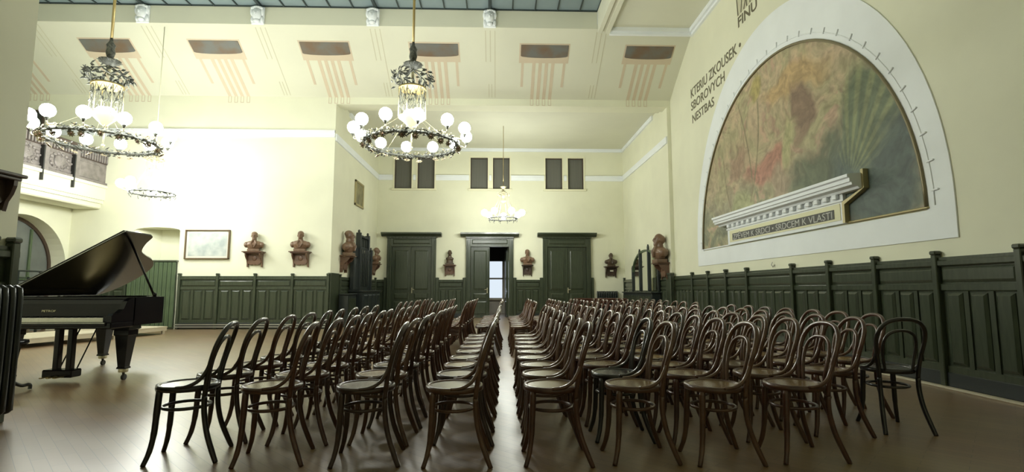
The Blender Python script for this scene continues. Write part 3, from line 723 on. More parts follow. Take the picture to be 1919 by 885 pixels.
MB().tube([((RM + 0.11) * math.cos(PI - PI * i / n), -0.016, (RM + 0.11) * math.sin(PI - PI * i / n)) for i in range(n + 1)], 0.010, 5).build('relief_line', 'white', mu)
MB().box(bx1 + 0.02, RM + 0.03, -0.04, 0, -0.03, 0.0, 0.01).build('bottom_frame', 'gilt', mu)
MB().box(-RM - 0.03, bx0, -0.03, 0, -0.03, 0.0, 0.01).build('bottom_frame', 'white', mu)
for i in range(31):                                # small white relief tabs around the arch
    a = PI * (i + 0.5) / 31
    o = MB().box(-0.010, 0.010, -0.036, -0.012, -0.06, 0.035, 0.004).build('relief_tab', 'white', mu)
    rr = RM + 0.15
    o.location = (rr * math.cos(a), 0, rr * math.sin(a)); o.rotation_euler = (0, PI / 2 - a, 0)
# console with cornice, dentils and inscription
co = thing('inscription_console', 'white cornice console with dark motto band projecting over the mural', 'console', (XR, YMC, ZM), -PI / 2)
D = 0.06
cb = MB().box(bx0, bx1, -D, -0.011, -0.02, 0.40)
cb.build('console_body', 'white', co)
MB().box(bx0 + 0.10, bx1 - 0.06, -D - 0.008, -D, 0.03, 0.27).build('yellow_field', 'yellow', co)
prof = [(-0.011, 0.40), (-D - 0.05, 0.40), (-D - 0.07, 0.43), (-D - 0.15, 0.45), (-D - 0.155, 0.485), (-D - 0.18, 0.49), (-D - 0.18, 0.54), (-D - 0.21, 0.555), (-D - 0.21, 0.595), (-0.011, 0.615)]
MB().prism(prof, 'x', bx0 - 0.30, bx1 + 0.42).build('cornice', 'white', co)
nd = 17
dm = MB().box(-0.05, 0.05, -D - 0.055, -D, 0.335, 0.40, 0.008).mesh('dentil', 'white')
for i in range(nd):
    o = link('dentil', dm, co); o.location = (bx0 + 0.12 + (bx1 - bx0 - 0.24) * i / (nd - 1), 0, 0)
MB().box(bx0 - 0.02, bx1 + 0.03, -D - 0.02, -0.011, 0.29, 0.325, 0.006).build('architrave', 'white', co)
gx = bx1 + 0.06
MB().prism([(bx1, -0.02), (bx1 + 0.05, -0.02), (bx1 + 0.05, 0.24), (gx + 0.40, 0.40), (gx + 0.40, 0.66), (gx + 0.35, 0.66), (gx + 0.35, 0.40), (bx1, 0.28)], 'y', -D - 0.02, -0.011).build('gilt_edge', 'gilt', co)
MB().box(bx0 + 0.24, bx1 - 0.19, -D - 0.014, -D - 0.008, 0.062, 0.198).build('dark_band', 'slate', co)
tm = text_mesh('ZP\u011aVEM K SRDCI \u2022 SRDCEM K VLASTI', 0.155, 'silver', width=(bx1 - bx0) - 0.50, extrude=0.002)
o = link('lettering', tm, co); o.location = (bx0 + 0.27, -D - 0.016, 0.072); tag(o, 'pale raised letters of the motto')
# painted lettering left of the mural
for k, (body, ya, yb, zb, hh) in enumerate((('KTERIU ZKOUSEK \u2022', 12.72, 9.98, 5.93, 0.24), ('SBOROVYCH', 12.72, 10.76, 5.60, 0.23), ('NESTBAS', 12.68, 11.36, 5.26, 0.22))):
    t = thing('wall_lettering', ('dark painted wall lettering, top line beside the mural', 'dark painted wall lettering, middle line beside the mural', 'dark painted wall lettering, short bottom line beside the mural')[k], 'lettering', (XR, ya, zb), -PI / 2)
    link('letters', text_mesh(body, hh * 1.38, 'letter', width=ya - yb, extrude=0.002, weight=0.004), t).location = (0, -0.003, 0)
t = thing('wall_emblem', 'hatched dark grey painted emblem high on the mural wall', 'emblem', (XR, 10.06, 6.40), -PI / 2)
link('letters', text_mesh('FINU', 0.30, 'letter', width=0.78, extrude=0.002, weight=0.006), t).location = (0.0, -0.003, 0.03)
hb = MB()
hb.box(0, 1.6, -0.004, 0, 0.27, 1.1)
hb.build('grey_ground', 'line', t)
for i in range(12):
    x0 = 0.05 + i * 0.125
    MB().tube([(x0, -0.006, 0.28), (x0 + 0.10 * (i % 3 - 0.3), -0.006, 0.62), (x0 + 0.05, -0.006, 1.08)], 0.012, 4).build('hatch_stroke', 'letter', t)
tag(MB().tube([(XR - 0.03, 9.13, 1.55), (XR - 0.05, 9.13, 1.50), (XR - 0.04, 9.10, 1.46), (XR, 9.11, 1.50)], 0.008, 6).build('wall_hook', 'metal_grey'), 'small metal hook in the wall below the mural', 'hook')

# ================================================================== COVE PICTURES
sl_len = math.hypot(YF - YT, COV - 6.47); su = (YT - YF) / sl_len; sv = (COV - 6.47) / sl_len
nrm = Vector((0, -sv, su)) if su > 0 else Vector((0, -sv, su))
nrm = Vector((0, -(COV - 6.47), -(YF - YT))).normalized()
def cpt(x, s, d=0.0):      # point on the cove: x along, s up the slope, d proud of the surface
    return Vector((x, YF + su * s, 6.47 + sv * s)) + nrm * d
def cove_quad(mb, poly, d0, d1):
    a = [cpt(x, s, d0) for x, s in poly]; b = [cpt(x, s, d1) for x, s in poly]; n_ = len(poly)
    fs = [tuple(range(n_)), tuple(reversed(range(n_, 2 * n_)))] + [(i, (i + 1) % n_, n_ + (i + 1) % n_, n_ + i) for i in range(n_)]
    return mb.add(a + b, fs)
CXS = [-12.77, -10.0, -7.27, -4.48, -1.66, 1.22, 3.98]
cl = ['mostly hidden behind the pier', 'leftmost whole one behind the left chandelier', 'second whole one from the left', 'third whole one from the left', 'behind the rod of the right chandelier', 'right of the right chandelier rod', 'nearest the mural wall']
for k, xc in enumerate(CXS):
    t = thing('cove_picture', 'brown cove picture with pink stripes, ' + cl[k], 'painting', (0, 0, 0), group='painted pictures on the sloping cove')
    poly = [(xc - 0.62, 1.72), (xc - 0.62, 1.40)] + [(xc + 0.62 * math.cos(a), 1.40 - 0.055 * math.sin(-a)) for a in [PI + PI * i / 8 for i in range(1, 8)]] + [(xc + 0.62, 1.40), (xc + 0.62, 1.72)]
    poly = [(x, max(s, 1.2)) for x, s in poly]
    cove_quad(MB(), poly, 0.0, 0.02).build('canvas', 'covepaint', t)
    cove_quad(MB(), [(xc - 0.66, 1.76), (xc - 0.66, 1.18), (xc + 0.66, 1.18), (xc + 0.66, 1.76)], 0.0, 0.004).build('pink_border', 'pink', t)
    for i, dx in enumerate((-0.56, -0.255, -0.085, 0.085, 0.255, 0.56)):
        longs = 1 <= i <= 4
        wv = 0.045 if longs else 0.035
        s0 = 0.0 if longs else 0.42
        m_ = cove_quad(MB(), [(xc + dx - wv, 1.18), (xc + dx - wv, s0), (xc + dx + wv, s0), (xc + dx + wv, 1.18)], 0.0, 0.004)
        if longs:
            m_.box(xc + dx - wv, xc + dx - wv + 0.014, YF - 0.004, YF, 6.29, 6.47).box(xc + dx + wv - 0.014, xc + dx + wv, YF - 0.004, YF, 6.29, 6.47).box(xc + dx - wv, xc + dx + wv, YF - 0.004, YF, 6.285, 6.30)
        m_.build('stripe', 'pink', t)
# plaster masks with hanging lines on the band
def mask_mesh():
    mb = MB().box(-0.16, 0.16, -0.05, 0.0, -0.26, 0.20, 0.02).sphere((0, -0.09, -0.02), (0.12, 0.09, 0.16), 14, 10).sphere((0, -0.19, -0.03), (0.022, 0.03, 0.04), 8, 6)
    for s in (-1, 1):
        mb.sphere((s * 0.045, -0.165, 0.02), (0.022, 0.015, 0.012), 8, 6).sphere((s * 0.13, -0.07, 0.05), (0.045, 0.05, 0.11), 8, 6).sphere((s * 0.12, -0.06, -0.15), (0.045, 0.04, 0.08), 8, 6)
    for i in range(7): mb.sphere((-0.12 + i * 0.04, -0.09, 0.13 + 0.03 * math.sin(i * PI / 6)), (0.035, 0.05, 0.04), 8, 6)
    mb.sphere((0, -0.15, -0.10), (0.04, 0.02, 0.012), 8, 6).sphere((0, -0.10, -0.19), (0.08, 0.06, 0.05), 8, 6)
    return mb
mm = mask_mesh().mesh('mascaron', 'white')
ml = ['leftmost, left of the left chandelier rod', 'left, between left chandelier and far corner', 'second from the left', 'just left of the right chandelier rod', 'nearest the skylight beam']
for k, xc in enumerate((-11.57, -8.768, -5.965, -3.126, -0.209)):
    if k == 0: continue
    o = link('mascaron', mm); o.location = (xc, YT - 0.01, 7.86)
    tag(o, 'white plaster mask on the band below the skylight, ' + {1: 'beside the left chandelier rod', 2: 'second from the left', 3: 'third from the left', 4: 'rightmost one'}[k], 'mask', 'plaster masks along the skylight edge')
for k, xc in enumerate((-11.5, -8.75, -5.95, -3.10, -0.20, 2.64)):
    t = thing('cove_ribbon', 'faint painted cove lines, ' + ('first group from the left pier', 'second group from the left pier', 'third group from the left pier', 'fourth group from the left pier', 'below the rightmost plaster mask', 'below the ceiling beam')[k], 'painted lines', group='faint painted lines on the cove')
    for dx, s0, s1 in ((-0.12, 1.2, 2.1), (0, 1.2, 2.1), (0.12, 0.05, 2.1), (-0.05, 0.05, 0.5), (0.03, 0.05, 0.5)):
        cove_quad(MB(), [(xc + dx - 0.010, s1), (xc + dx - 0.010, s0), (xc + dx + 0.010, s0), (xc + dx + 0.010, s1)], 0, 0.004).build('line', 'line', t)

# ================================================================== CHANDELIERS
random.seed(11)
def leaf_add(mb, c, d, u, L, Wd):
    d = Vector(d).normalized(); u = Vector(u); sd = d.cross(u)
    if sd.length < 1e-3: sd = Vector((1, 0, 0))
    sd.normalize(); up_ = sd.cross(d); c = Vector(c)
    p = [c, c + d * L * 0.45 + sd * Wd + up_ * 0.008, c + d * L, c + d * L * 0.45 - sd * Wd + up_ * 0.008, c + d * L * 0.5 - up_ * 0.012]
    mb.add(p, [(0, 1, 4), (1, 2, 4), (2, 3, 4), (3, 0, 4)])
def flower(r=0.055):
    pt = MB()
    for i in range(9):
        a = 2 * PI * i / 9; leaf_add(pt, (0.25 * r * math.cos(a), 0.25 * r * math.sin(a), 0), (math.cos(a), math.sin(a), 0.15), (0, 0, 1), r, r * 0.33)
    return pt.mesh('flower', 'petal'), MB().sphere((0, 0, 0.008), (r * 0.42, r * 0.42, r * 0.3), 10, 6).mesh('flower_centre', 'flower_core')
FL, FC = flower()
GL = MB().sphere((0, 0, 0), (0.106, 0.106, 0.108), 18, 12).mesh('globe', 'globe')
GLS = MB().sphere((0, 0, 0), (0.105, 0.105, 0.105), 16, 10).mesh('globe', 'globe')
CAP = MB().lathe([(0.0, -0.05), (0.016, -0.05), (0.02, -0.02), (0.045, 0.0), (0.03, 0.012), (0.0, 0.012)], n=10).mesh('globe_holder', 'leafmetal')
def chandelier(x, y, label, rot=0.0, top=BAND):
    t = thing('chandelier', label, 'chandelier', (x, y, 0), rot, 'large wreath chandeliers')
    R = 0.84; ZR = 3.70
    MB().tube([(0, 0, 5.5), (0, 0, top - 0.02)], 0.024, 8).build('rod', 'brass', t)
    MB().lathe([(0.02, 5.26), (0.055, 5.30), (0.075, 5.38), (0.06, 5.47), (0.075, 5.52), (0.03, 5.60), (0.024, 5.66)], n=12).build('knob', 'leafmetal', t)
    mb = MB().lathe([(0.03, 5.12), (0.06, 5.14), (0.17, 5.21), (0.175, 5.23), (0.05, 5.20), (0.03, 5.28)], n=14)
    for i in range(10):
        a = 2 * PI * i / 10; leaf_add(mb, (0.08 * math.cos(a), 0.08 * math.sin(a), 5.18), (math.cos(a), math.sin(a), 0.3), (0, 0, 1), 0.13, 0.035)
    mb.build('leaf_cup', 'leafmetal', t)
    MB().tube([(0, 0, 5.16), (0, 0, 4.95)], 0.03, 8).build('stem', 'brass_pale', t)
    # crown wreath
    wr = MB().tube([(0.33 * math.cos(2 * PI * i / 32), 0.33 * math.sin(2 * PI * i / 32), 4.93 + 0.05 * math.sin(i * PI / 2)) for i in range(32)], 0.016, 6, closed=True)
    for i in range(95):
        a = random.random() * 2 * PI; rr = 0.33 + random.uniform(-0.03, 0.04)
        dr = Vector((-math.sin(a), math.cos(a), random.uniform(-0.9, 0.9))) + Vector((math.cos(a), math.sin(a), 0)) * random.uniform(-0.3, 0.8)
        leaf_add(wr, (rr * math.cos(a), rr * math.sin(a), 4.93 + random.uniform(-0.09, 0.10)), dr, (math.cos(a), math.sin(a), 0.2), random.uniform(0.09, 0.15), 0.024)
    for i in range(14):
        a = 2 * PI * i / 14; leaf_add(wr, (0.22 * math.cos(a), 0.22 * math.sin(a), 4.76), (0.35 * math.cos(a), 0.35 * math.sin(a), 1), (math.cos(a), math.sin(a), 0), 0.13, 0.026)
    tag(wr.build('crown_wreath', 'leafmetal', t), kind='stuff')
    for i in range(4):
        a = PI / 4 + i * PI / 2; MB().tube([(0.03 * math.cos(a), 0.03 * math.sin(a), 5.12), (0.28 * math.cos(a), 0.28 * math.sin(a), 5.0), (0.24 * math.cos(a), 0.24 * math.sin(a), 4.76)], 0.010, 6).build('crown_arm', 'leafmetal', t)
    MB().lathe([(0.235, 4.73), (0.255, 4.735), (0.255, 4.77), (0.235, 4.775)], n=24).build('crown_band', 'brass', t)
    lt = MB(); nn = 14
    for s in (-1, 1):
        for i in range(nn):
            a0 = 2 * PI * i / nn
            lt.tube([(0.23 * math.cos(a0 + s * k * 0.14), 0.23 * math.sin(a0 + s * k * 0.14), 4.74 - k * 0.085) for k in range(5)], 0.0055, 4, cap=False)
    for i in range(nn):
        a0 = 2 * PI * (i + .5) / nn; lt.tube([(0.235 * math.cos(a0), 0.235 * math.sin(a0), 4.74), (0.235 * math.cos(a0), 0.235 * math.sin(a0), 4.22)], 0.0045, 4, cap=False)
    tag(lt.build('lattice_basket', 'leafmetal', t), kind='stuff')
    lv = MB()
    for i in range(36):
        a = random.random() * 2 * PI; leaf_add(lv, (0.24 * math.cos(a), 0.24 * math.sin(a), random.uniform(4.45, 4.72)), (-math.sin(a) * random.uniform(-1, 1), math.cos(a) * random.uniform(-1, 1), -1), (math.cos(a), math.sin(a), 0), 0.09, 0.014)
    tag(lv.build('basket_leaves', 'leafmetal', t), kind='stuff')
    for i in range(6):
        a = 2 * PI * i / 6 + 0.3; MB().tube([(0.245 * math.cos(a), 0.245 * math.sin(a), 4.74), (0.25 * math.cos(a), 0.25 * math.sin(a), 4.20)], 0.009, 6).build('basket_rod', 'brass_pale', t)
    MB().lathe([(0.0, 4.20), (0.10, 4.205), (0.15, 4.235), (0.16, 4.28), (0.12, 4.33), (0.0, 4.36)], n=20).build('bowl_lamp', 'globe', t)
    MB().lathe([(0.02, 4.00), (0.06, 4.03), (0.17, 4.14), (0.25, 4.20), (0.255, 4.22), (0.235, 4.215), (0.15, 4.15), (0.02, 4.06)], n=20).build('cone', 'brass_pale', t)
    MB().tube([(0, 0, 4.04), (0, 0, 3.66)], 0.013, 8).lathe([(0.0, 3.60), (0.02, 3.62), (0.03, 3.65), (0.0, 3.68)], n=10).build('centre_stem', 'brass_pale', t)
    for i in range(4):
        a = PI / 4 + i * PI / 2; MB().tube([(0.24 * math.cos(a), 0.24 * math.sin(a), 4.18), (R * math.cos(a), R * math.sin(a), ZR + 0.02)], 0.0028, 4).build('stay_wire', 'brass_pale', t)
    MB().tube([(R * math.cos(2 * PI * i / 56), R * math.sin(2 * PI * i / 56), ZR) for i in range(56)], 0.026, 8, closed=True).build('ring', 'leafmetal', t)
    fo = MB()
    for i in range(560):
        a = random.random() * 2 * PI; rr = R + random.uniform(-0.035, 0.045)
        rad = Vector((math.cos(a), math.sin(a), 0)); tan = Vector((-math.sin(a), math.cos(a), 0))
        d = tan * random.choice((-1, 1)) + rad * random.uniform(-0.7, 0.7) + Vector((0, 0, random.uniform(-0.9, 0.9)))
        leaf_add(fo, (rr * math.cos(a), rr * math.sin(a), ZR + random.uniform(-0.05, 0.05)), d, Vector((0, 0, 1)) + rad * random.uniform(-1, 1), random.uniform(0.05, 0.10), 0.017)
    tag(fo.build('ring_foliage', 'leafmetal', t), kind='stuff')
    cr = MB()
    for i in range(90):
        a = random.random() * 2 * PI; rr = R + random.uniform(-0.03, 0.06)
        leaf_add(cr, (rr * math.cos(a), rr * math.sin(a), ZR + random.uniform(0.02, 0.06)), (random.uniform(-1, 1), random.uniform(-1, 1), random.uniform(0.2, 1.0)), (0, 0, 1), random.uniform(0.04, 0.07), 0.017)
    tag(cr.build('ring_blossoms', 'petal', t), kind='stuff')
    for i in range(22):
        a = 2 * PI * (i + 0.5 * random.random()) / 22; dz = random.uniform(-0.095, -0.04); rr = R + random.uniform(-0.04, 0.05)
        o = link('flower', FL, t); o.location = (rr * math.cos(a), rr * math.sin(a), ZR + dz)
        o.rotation_euler = Vector((math.cos(a) * 0.6 * random.choice((-1, 1, 1)), math.sin(a) - 0.4, -0.75)).to_track_quat('Z', 'Y').to_euler()
        link('flower_centre', FC, o)
    for i in range(12):
        a = 2 * PI * (i + 0.5) / 12; c, s = math.cos(a), math.sin(a); rg = 1.02
        arm = MB().tube(spline([(R * c, R * s, ZR + 0.02), (0.92 * c, 0.92 * s, ZR + 0.045), (1.0 * c, 1.0 * s, ZR + 0.02), (rg * c, rg * s, ZR + 0.085)], 4), 0.010, 6).build('arm', 'brass_pale', t)
        o = link('globe_holder', CAP, t); o.location = (rg * c, rg * s, ZR + 0.12)
        o = link('globe', GL, t); o.location = (rg * c, rg * s, ZR + 0.235)
    return t
chandelier(-1.58, 9.3, 'wreath chandelier with lit globes nearer the picture centre', 0.0)
chandelier(-7.10, 9.3, 'wreath chandelier with lit globes above the grand piano', 0.12)
def small_chandelier(x, y, label, top, ng=7, rot=0.2, gm=None, rm='brass'):
    t = thing('pendant_lamp', label, 'chandelier', (x, y, 0), rot, 'small globe chandeliers')
    R = 0.46; ZR = 3.36
    MB().tube([(0, 0, 4.40), (0, 0, top)], 0.010, 6).build('rod', rm, t)
    MB().lathe([(0.012, 4.28), (0.10, 4.40), (0.11, 4.42), (0.03, 4.44), (0.012, 4.46)], n=12).build('cup', 'brass_pale', t)
    MB().lathe([(0.03, 4.05), (0.06, 4.12), (0.05, 4.22), (0.07, 4.28)], n=12).build('stem', 'brass_pale', t)
    cw_ = MB().tube([(0.19 * math.cos(2 * PI * i / 20), 0.19 * math.sin(2 * PI * i / 20), 4.16) for i in range(20)], 0.010, 6, closed=True)
    for i in range(30):
        a = 2 * PI * i / 30; leaf_add(cw_, (0.19 * math.cos(a), 0.19 * math.sin(a), 4.16), (-math.sin(a), math.cos(a), random.uniform(-1.2, 1)), (math.cos(a), math.sin(a), 0), 0.08, 0.015)
    tag(cw_.build('crown_wreath', 'brass_pale', t), kind='stuff')
    for i in range(6):
        a = 2 * PI * i / 6; MB().tube([(0.06 * math.cos(a), 0.06 * math.sin(a), 4.26), (0.19 * math.cos(a), 0.19 * math.sin(a), 4.17), (0.18 * math.cos(a), 0.18 * math.sin(a), 3.92), (R * math.cos(a), R * math.sin(a), ZR)], 0.006, 5).build('chain', 'brass_pale', t)
    MB().lathe([(0.0, 3.88), (0.06, 3.90), (0.12, 3.95), (0.02, 3.96)], n=12).build('small_bowl', 'brass_pale', t)
    MB().tube([(R * math.cos(2 * PI * i / 32), R * math.sin(2 * PI * i / 32), ZR) for i in range(32)], 0.02, 6, closed=True).build('ring', 'leafmetal', t)
    fo = MB()
    for i in range(90):
        a = random.random() * 2 * PI
        leaf_add(fo, (R * math.cos(a), R * math.sin(a), ZR + random.uniform(-0.02, 0.02)), (-math.sin(a), math.cos(a), random.uniform(-1.5, 0.4)), (math.cos(a), math.sin(a), 0), 0.07, 0.015)
    tag(fo.build('ring_foliage', 'leafmetal', t), kind='stuff')
    for i in range(12):
        a = 2 * PI * i / 12; MB().tube([(R * math.cos(a), R * math.sin(a), ZR), ((R + .02) * math.cos(a), (R + .02) * math.sin(a), ZR - 0.06), ((R - .01) * math.cos(a), (R - .01) * math.sin(a), ZR - 0.11)], 0.008, 5).build('pendant', 'leafmetal', t)
    for i in range(ng):
        a = 2 * PI * (i + 0.5) / ng; c, s = math.cos(a), math.sin(a)
        MB().tube(spline([(R * c, R * s, ZR), (0.56 * c, 0.56 * s, ZR + 0.03), (0.62 * c, 0.62 * s, ZR + 0.07)], 3), 0.009, 5).build('arm', 'brass_pale', t)
        o = link('globe', gm or GLS, t); o.location = (0.62 * c, 0.62 * s, ZR + 0.175)
    return t
small_chandelier(0.185, 16.75, 'small globe chandelier hanging in the alcove before the open door', 6.47)
small_chandelier(-8.28, 12.5, 'small globe chandelier hanging near the far wall beside the balcony', 7.55, 8, gm=MB().sphere((0, 0, 0), 0.105, 16, 10).mesh('globe', 'globe_bright'), rm='cream_trim')

# ================================================================== BUSTS AND BRACKETS
def bust_mesh(kind, m):
    mb = MB()
    mb.sphere((0, -0.005, 0.375), (0.073, 0.088, 0.098), 16, 12)                     # skull
    mb.sphere((0, -0.045, 0.335), (0.056, 0.052, 0.070), 14, 10)                     # jaw
    mb.sphere((0, -0.100, 0.352), (0.013, 0.026, 0.026), 8, 6)                       # nose
    mb.sphere((0, -0.088, 0.386), (0.055, 0.020, 0.012), 10, 6)                      # brow
    for s in (-1, 1):
        mb.sphere((s * 0.073, 0.0, 0.357), (0.012, 0.024, 0.032), 8, 6)
        mb.sphere((s * 0.028, -0.082, 0.366), (0.014, 0.012, 0.010), 8, 6)
    mb.sphere((0, -0.088, 0.312), (0.026, 0.014, 0.008), 8, 6)
    if kind in (0, 2):
        mb.sphere((0, -0.065, 0.285), (0.045, 0.045, 0.055), 12, 8)                  # beard
        mb.sphere((0, -0.093, 0.325), (0.034, 0.016, 0.010), 8, 6)                   # moustache
    if kind in (0, 1): mb.sphere((0, 0.012, 0.410), (0.080, 0.088, 0.072), 14, 10)    # hair
    if kind == 2: mb.sphere((0, 0.03, 0.365), (0.088, 0.075, 0.085), 14, 10)
    mb.tube([(0, 0.01, 0.16), (0, 0.0, 0.32)], [0.072, 0.056], 14)
    if kind == 3:                                                                    # narrow herm bust
        mb.sphere((0, 0.0, 0.165), (0.14, 0.08, 0.07), 16, 10)
        mb.lathe([(0.12, 0.0), (0.115, 0.1), (0.13, 0.17), (0.06, 0.22)], n=16, sx=1.0, sy=0.62)
    else:
        mb.sphere((0, 0.01, 0.155), (0.215, 0.10, 0.085), 18, 12)
        mb.lathe([(0.14, 0.02), (0.165, 0.06), (0.205, 0.13), (0.12, 0.21), (0.05, 0.25)], n=18, sx=1.0, sy=0.56)
        for s in (-1, 1):
            mb.sphere((s * 0.185, 0.01, 0.125), (0.065, 0.085, 0.08), 12, 8)
            mb.tube([(s * 0.03, -0.075, 0.235), (s * 0.065, -0.118, 0.15), (s * 0.015, -0.115, 0.05)], [0.022, 0.026, 0.018], 8)   # lapels
    o = mb.build('tmp_bust', m)
    md = o.modifiers.new('r', 'REMESH'); md.mode = 'VOXEL'; md.voxel_size = 0.0085; md.use_smooth_shade = True
    sm = o.modifiers.new('s', 'SMOOTH'); sm.factor = 0.5; sm.iterations = 3
    return eval_mesh(o, 'figure', m)
BM = {}
def bust(kind, dark, loc, rz, scale, label):
    key = (kind, dark)
    if key not in BM: BM[key] = bust_mesh(kind, 'bust_dark' if dark else 'bust')
    t = thing('portrait_bust', label, 'bust', loc, rz, 'portrait busts on wall brackets')
    t.scale = (scale, scale, scale)
    o = link('figure', BM[key], t); o.location = (0, 0, 0.045)
    MB().box(-0.145, 0.145, -0.10, 0.09, 0.0, 0.062, 0.008).build('plinth', 'bust_dark' if dark else 'bust', t)
    return t
def bracket(loc, rz, label, dark=False, w=0.27, dp=0.27, hgt=0.42, plate=False):
    """origin on the wall at shelf-top height"""
    m = 'bracket_dark' if dark else 'bracket'
    t = thing('wall_bracket', label, 'bracket', loc, rz, 'wooden wall brackets')
    MB().box(-w, w, -dp, 0, -0.028, 0, 0.008).build('shelf', m, t)
    MB().box(-w * 0.88, w * 0.88, -dp * 0.86, 0, -0.055, -0.028, 0.006).build('under_shelf', m, t)
    sp = [(0, -0.055), (-dp * 0.80, -0.055), (-dp * 0.78, -0.10), (-dp * 0.62, -0.17), (-dp * 0.38, -0.23), (-dp * 0.26, -0.31), (-dp * 0.24, -hgt), (0, -hgt)]
    for s in (-1, 1):
        MB().prism(sp, 'x', s * w * 0.70 - 0.017, s * w * 0.70 + 0.017).build('side_support', m, t)
    ap = [(-w * 0.64, -0.055), (w * 0.64, -0.055), (w * 0.64, -hgt * 0.74)] + [(w * 0.64 - w * 1.28 * i / 10, -hgt * 0.74 - 0.055 * abs(math.sin(PI * i / 5)) * (1 if i not in (5,) else 0) - (0.06 if i == 5 else 0)) for i in range(1, 10)] + [(-w * 0.64, -hgt * 0.74)]
    MB().prism(ap, 'y', -dp * 0.30, -dp * 0.22).build('apron', m, t)
    MB().sphere((0, -dp * 0.30, -0.18), (0.065, 0.02, 0.075), 12, 8).build('carved_boss', m, t)
    if plate: MB().box(-0.06, 0.06, -dp * 0.82, -dp * 0.74, -0.20, -0.15).build('name_plate', 'plate', t)
    return t
# (wall, position, shelf height)
bracket((-6.59, YF, 2.085), 0, 'brown bracket on the far wall nearest the framed landscape')
bust(0, False, (-6.59, YF - 0.14, 2.087), 0.25, 1.02, 'brown bust on the far wall nearest the framed landscape')
bracket((-5.35, YF, 2.087), 0, 'brown bracket on the far wall beside the alcove edge')
bust(1, False, (-5.35, YF - 0.14, 2.089), 0.15, 1.06, 'brown bust on the far wall beside the alcove edge')
bracket((-1.79, YB, 1.975), 0, 'dark bracket between the leftmost and the open door', w=0.24)
bust(3, True, (-1.79, YB - 0.13, 1.977), 0.0, 1.08, 'dark narrow bust between the leftmost and the open door')
bracket((1.13, YB, 1.975), 0, 'dark bracket between the open and the rightmost door', True, w=0.22)
bust(1, False, (1.13, YB - 0.13, 1.977), 0.1, 1.12, 'light brown bust between the open and the rightmost door')
bracket((4.30, YB, 1.925), 0, 'black bracket with pale name plate above the grey radiator', True, w=0.27, plate=True)
bust(2, True, (4.30, YB - 0.13, 1.927), 0.0, 0.98, 'dark bearded bust right of the rightmost door above the radiator')
bracket((XA0, 15.36, 2.05), PI / 2, 'brown bracket on the left alcove wall before the mirror cabinet', w=0.30, dp=0.34, hgt=0.5)
bust(0, False, (XA0 + 0.18, 15.36, 2.052), PI / 2, 1.42, 'large brown bust on the left alcove wall before the mirror cabinet')
bracket((XA0, 19.0, 1.99), PI / 2, 'brown bracket on the left alcove wall beside the leftmost door', w=0.26, dp=0.30)
bust(1, False, (XA0 + 0.15, 19.0, 1.992), PI / 2, 1.12, 'brown bust on the left alcove wall beside the leftmost door')
bracket((XA1, 14.72, 1.82), -PI / 2, 'brown bracket on the right alcove wall in front of the arched mirror', w=0.32, dp=0.36, hgt=0.48)
bust(2, False, (XA1 - 0.19, 14.72, 1.822), -PI / 2, 1.62, 'large brown bust in profile on the right alcove wall')
bracket((XP, 4.10, 2.01), PI / 2, 'dark wooden bracket on the pier at the left picture edge', True, w=0.26, dp=0.14, hgt=0.3)

# ---- pictures
def picture(loc, rz, w, h, fm, am, label, fwid=0.035, mount=0.0, dp=0.05):
    t = thing('framed_picture', label, 'picture', loc, rz)
    f = MB().box(-w / 2, w / 2, -dp, 0, -h / 2, -h / 2 + fwid, 0.006).box(-w / 2, w / 2, -dp, 0, h / 2 - fwid, h / 2, 0.006).box(-w / 2, -w / 2 + fwid, -dp, 0, -h / 2, h / 2, 0.006).box(w / 2 - fwid, w / 2, -dp, 0, -h / 2, h / 2, 0.006)
    f.build('frame', fm, t)
    e = fwid + mount
    if mount: MB().box(-w / 2 + fwid, w / 2 - fwid, -0.025, -0.01, -h / 2 + fwid, h / 2 - fwid).build('mount', 'mat_board', t)
    MB().box(-w / 2 + e, w / 2 - e, -0.030, -0.02, -h / 2 + e, h / 2 - e).build('artwork', am, t)
    return t
picture((-7.89, YF, 2.28), 0, 1.19, 0.80, 'frame_brown', 'paper', 'framed pale landscape on the far wall left of the busts', 0.028, 0.055, 0.08)
picture((XA0, 16.9, 4.15), PI / 2, 1.0, 0.82, 'gilt', 'portrait', 'small gilt-framed dim portrait high on the left alcove wall', 0.07)

